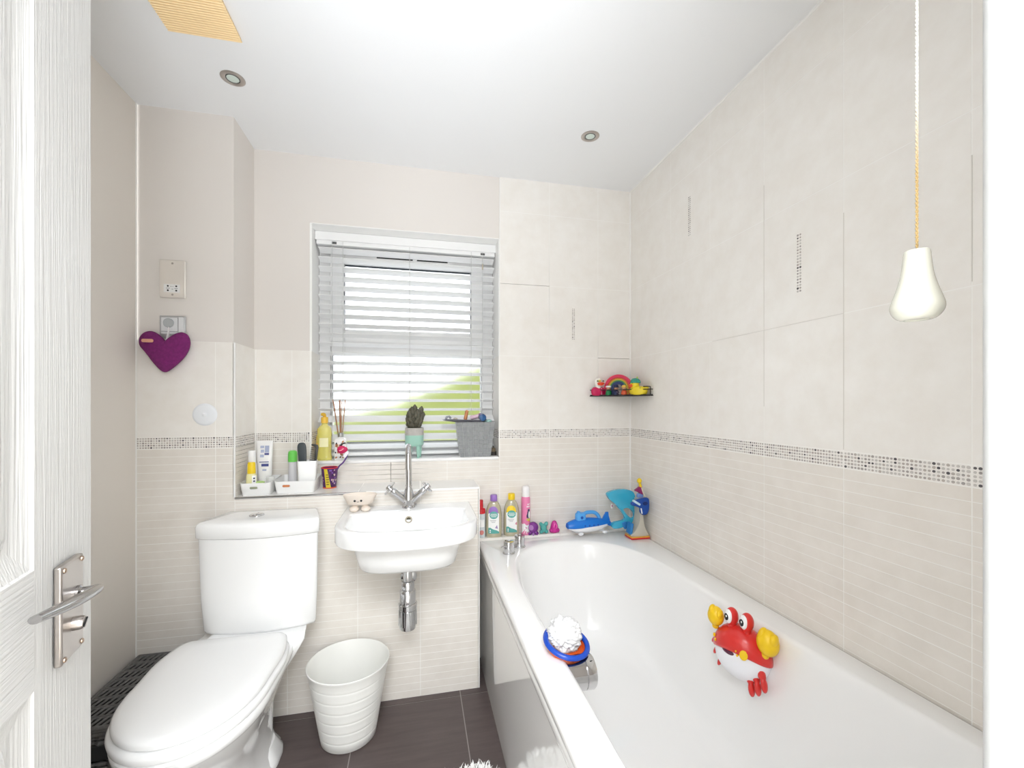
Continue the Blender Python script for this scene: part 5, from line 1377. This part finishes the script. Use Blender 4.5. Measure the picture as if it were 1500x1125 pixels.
m_ = MB(); m_.loft([at_z(rrect(.058, .044, .008, 5), 0), at_z(rrect(.060, .046, .009, 5), .003), at_z(rrect(.073, .054, .010, 5), .116), at_z(rrect(.070, .051, .009, 5), .118), at_z(rrect(.067, .048, .009, 5), .115), at_z(rrect(.054, .040, .008, 5), .006)]); obj('tumbler', m_, plastic_w, t, sharp=50)
t = thing('hair_brush', 'dark grey paddle brush upright in the white tumbler', 'hair brush', (-.452, 1.898, ZTR + .0075), 0)
m_ = MB(); m_.pillow([(p.x, p.y) for p in catmull([(-.010, .0, 0), (.010, 0, 0), (.0125, .06, 0), (.016, .12, 0), (.0165, .165, 0), (.011, .181, 0), (0, .184, 0), (-.011, .181, 0), (-.0165, .165, 0), (-.015, .12, 0), (-.0125, .06, 0)], 3, True)], -.006, .004, .003, 'xz', T=RY(-.04)); obj('paddle', m_, M('charcoal_plastic', (.05, .06, .065), .45), t)
t = thing('comb', 'dark fine toothed comb in the white tumbler by the brush', 'comb', (-.430, 1.900, ZTR + .0075), 0)
m_ = MB(); CT = RY(.115)
m_.pillow([(.006, 0), (.0135, .0), (.0145, .12), (.0155, .166), (.011, .176), (-.010, .178), (-.014, .174), (-.010, .170), (.003, .165), (.0055, .12)], -.003, .003, .001, 'xz', T=CT)
for k in range(26): m_.box(-.013, .0055, -.0009, .0009, .052 + k * .0044, .0545 + k * .0044, T=CT)
obj('spine_and_teeth', m_, M('black_comb', (.05, .048, .045), .4), t, bevel=0)

t = thing('toothbrush_mug', 'purple and yellow childs toothbrush mug with red rim on the ledge', 'mug', (-.361, 1.945, LEDGE), 0)
V = Vessel([(.0245, 0), (.0262, .003), (.0335, .085)], 1.0)
m_ = MB(); m_.loft([at_z(ell(r, r, 40), z) for r, z in ((.0245, .0), (.0262, .003), (.0332, .083), (.0335, .085))] , True, False); m_.loft([at_z(ell(r, r, 40), z) for r, z in ((.0316, .085), (.0250, .006))], False, True)
obj('mug', m_, M('dark_purple_mug', (.075, .015, .11), .35), t)
m_ = MB(); m_.tube([(.0326 * math.cos(a), .0326 * math.sin(a), .0855) for a in [2 * PI * k / 36 for k in range(36)]], .0022, 8, closed=True); obj('rim', m_, red, t)
m_ = MB(); m_.tube([(.0252 * math.cos(a), .0252 * math.sin(a), .0028) for a in [2 * PI * k / 36 for k in range(36)]], .0026, 8, closed=True); obj('foot_ring', m_, M('orange_foot', (.70, .12, .03), .4), t)
m_ = MB(); V.decal(m_, [(-.018, .083), (-.004, .083), (.010, .004), (-.010, .004)], 0, .0006)
random.seed(8)
for k in range(22):
    x, z = random.uniform(.006, .032), random.uniform(.010, .078); m2 = random.choice((1, 2, 3)); V.decal(m_, [(x + random.uniform(.002, .005) * math.cos(a), z + random.uniform(.002, .006) * math.sin(a)) for a in (0, 1.2, 2.5, 3.8, 5.1)], m2, .0009)
for k in range(6):
    x, z = random.uniform(-.032, -.020), random.uniform(.006, .05); V.decal(m_, circ(x, z, .003, .004, 8), 3, .0009)
for k in range(5): V.decal(m_, rc(-.009 + .0012 * (5 - k) * .2, -.001 + .004, .016 + k * .010, .021 + k * .010, .001), 4, .001)
obj('wrap_print', m_, [M('mustard_print', (.62, .50, .03), .5), M('violet_fleck', (.20, .10, .40), .5), M('ink_fleck', (.03, .02, .06), .5), M('pale_fleck', (.62, .45, .45), .5), M('olive_ink', (.22, .15, .02), .5)], t)
t = thing('childs_toothbrush', 'purple toothbrush with a red head cover leaning in the mug', 'toothbrush', (-.350, 1.945, LEDGE + .010), 0)
m_ = MB(); m_.tube(catmull([(-.006, 0, 0), (.010, -.001, .045), (.026, -.002, .078), (.044, -.003, .096), (.058, -.003, .122), (.0625, -.003, .138)], 6), .0040, 12, flat=.8); obj('handle', m_, M('purple_handle', (.10, .03, .22), .35), t)
m_ = MB(); m_.pillow(rrect(.014, .030, .005, 4, 0, 0), -.006, .006, .002, 'xz', T=TR(.055, -.003, .130) @ RY(.6)); obj('bristles', m_, M('bristle_white', (.86, .84, .88), .6), t)
m_ = MB(); m_.ball((.038, -.004, .150), (.019, .013, .0175), 0, 24, 14); m_.ball((.052, -.004, .150), (.010, .010, .012), 0, 16, 10); m_.tube([(.030, -.0165, .147), (.040, -.0182, .150), (.047, -.0165, .156)], .0016, 8, 1); obj('head_cover', m_, [M('raspberry_rubber', (.58, .015, .10), .3), M('pink_line', (.85, .45, .5), .4)], t)

# ------------------------------------------------------------------ soap dish
t = thing('soap_dish', 'cream soap dish with a smiling face and feet on the basin', 'soap dish', (-.213, 1.738, Zt), .0)
cream = M('cream_resin', (.82, .73, .64), .5)
m_ = MB()
m_.loft([at_z(ell(.036, .020, 40), .027), at_z(ell(.046, .025, 40), .031), at_z(ell(.060, .036, 40), .058), at_z(ell(.0625, .038, 40), .066), at_z(ell(.0605, .036, 40), .067), at_z(ell(.052, .029, 40), .054), at_z(ell(.030, .014, 40), .042)])
b_ = obj('bowl', m_, cream, t, sharp=60)
for q in (-1, 1):
    m_ = MB(); m_.ball((q * .021, -.006, .011), (.0175, .020, .0112), 0, 24, 12); m_.tube([(q * .019, 0, .015), (q * .017, 0, .032)], .010, 14); obj('foot', m_, cream, t)
    m_ = MB(); m_.ball((q * .0115 - .004, -.0325, .047), (.0042, .0016, .0042), 0, 14, 8); obj('eye', m_, M('eye_black', (.02, .02, .02), .3), b_)
m_ = MB(); m_.tube(catmull([(-.008, -.0318, .044), (-.004, -.0316, .0422), (0, -.0318, .044)], 4), .0007, 6); obj('mouth', m_, M('eye_black', (0, 0, 0)), b_)

# ------------------------------------------------------------------ camera, daylight, added hall fill lights
cam = bpy.data.cameras.new('camera'); co = bpy.data.objects.new('camera', cam); C.objects.link(co)
co.location = (0, 0, 1.2061); co.rotation_euler = (PI / 2, 0, -0.2178)
cam.sensor_fit = 'HORIZONTAL'; cam.sensor_width = 36; cam.lens = 36 * 629.38 / 1500
cam.shift_y = 30.07 / 1500; cam.clip_start = 0.02
S.camera = co
w = bpy.data.worlds.new('overcast_sky'); S.world = w; w.use_nodes = True
bg = w.node_tree.nodes['Background']; bg.inputs['Color'].default_value = (0.92, 0.97, 1.04, 1); bg.inputs['Strength'].default_value = 1.4
def area(name, loc, rot, sx, sy, power, col=(1, 1, 1)):
    l = bpy.data.lights.new(name, 'AREA'); l.shape = 'RECTANGLE'; l.size = sx; l.size_y = sy; l.energy = power; l.color = col
    if 'uplighter' in name: l.spread = math.radians(118)
    o = bpy.data.objects.new(name, l); C.objects.link(o); o.location = loc; o.rotation_euler = rot; return o
area('added_hall_fill', (0, -0.75, 2.28), (0, 0, 0), .9, .9, 23.5, (.92, .97, 1.03))  # unseen fill added in the hall to brighten the bathroom
area('added_fill_uplighter', (-.05, -0.88, 0.30), (math.radians(166), 0, 0), 1.1, .8, 18.5, (.905, .96, 1.04))  # no such lamp stands here; added to throw light onto ceiling and upper walls
S.view_settings.view_transform = 'Standard'; S.view_settings.look = 'None'
S.view_settings.exposure = 1.52; S.view_settings.gamma = 1.0; S.view_settings.use_curve_mapping = False
S.cycles.max_bounces = 14; S.cycles.diffuse_bounces = 8; S.cycles.glossy_bounces = 5; S.cycles.transmission_bounces = 10; S.cycles.transparent_max_bounces = 16
S.cycles.caustics_reflective = False; S.cycles.caustics_refractive = False
S.cycles.sample_clamp_indirect = 6.0
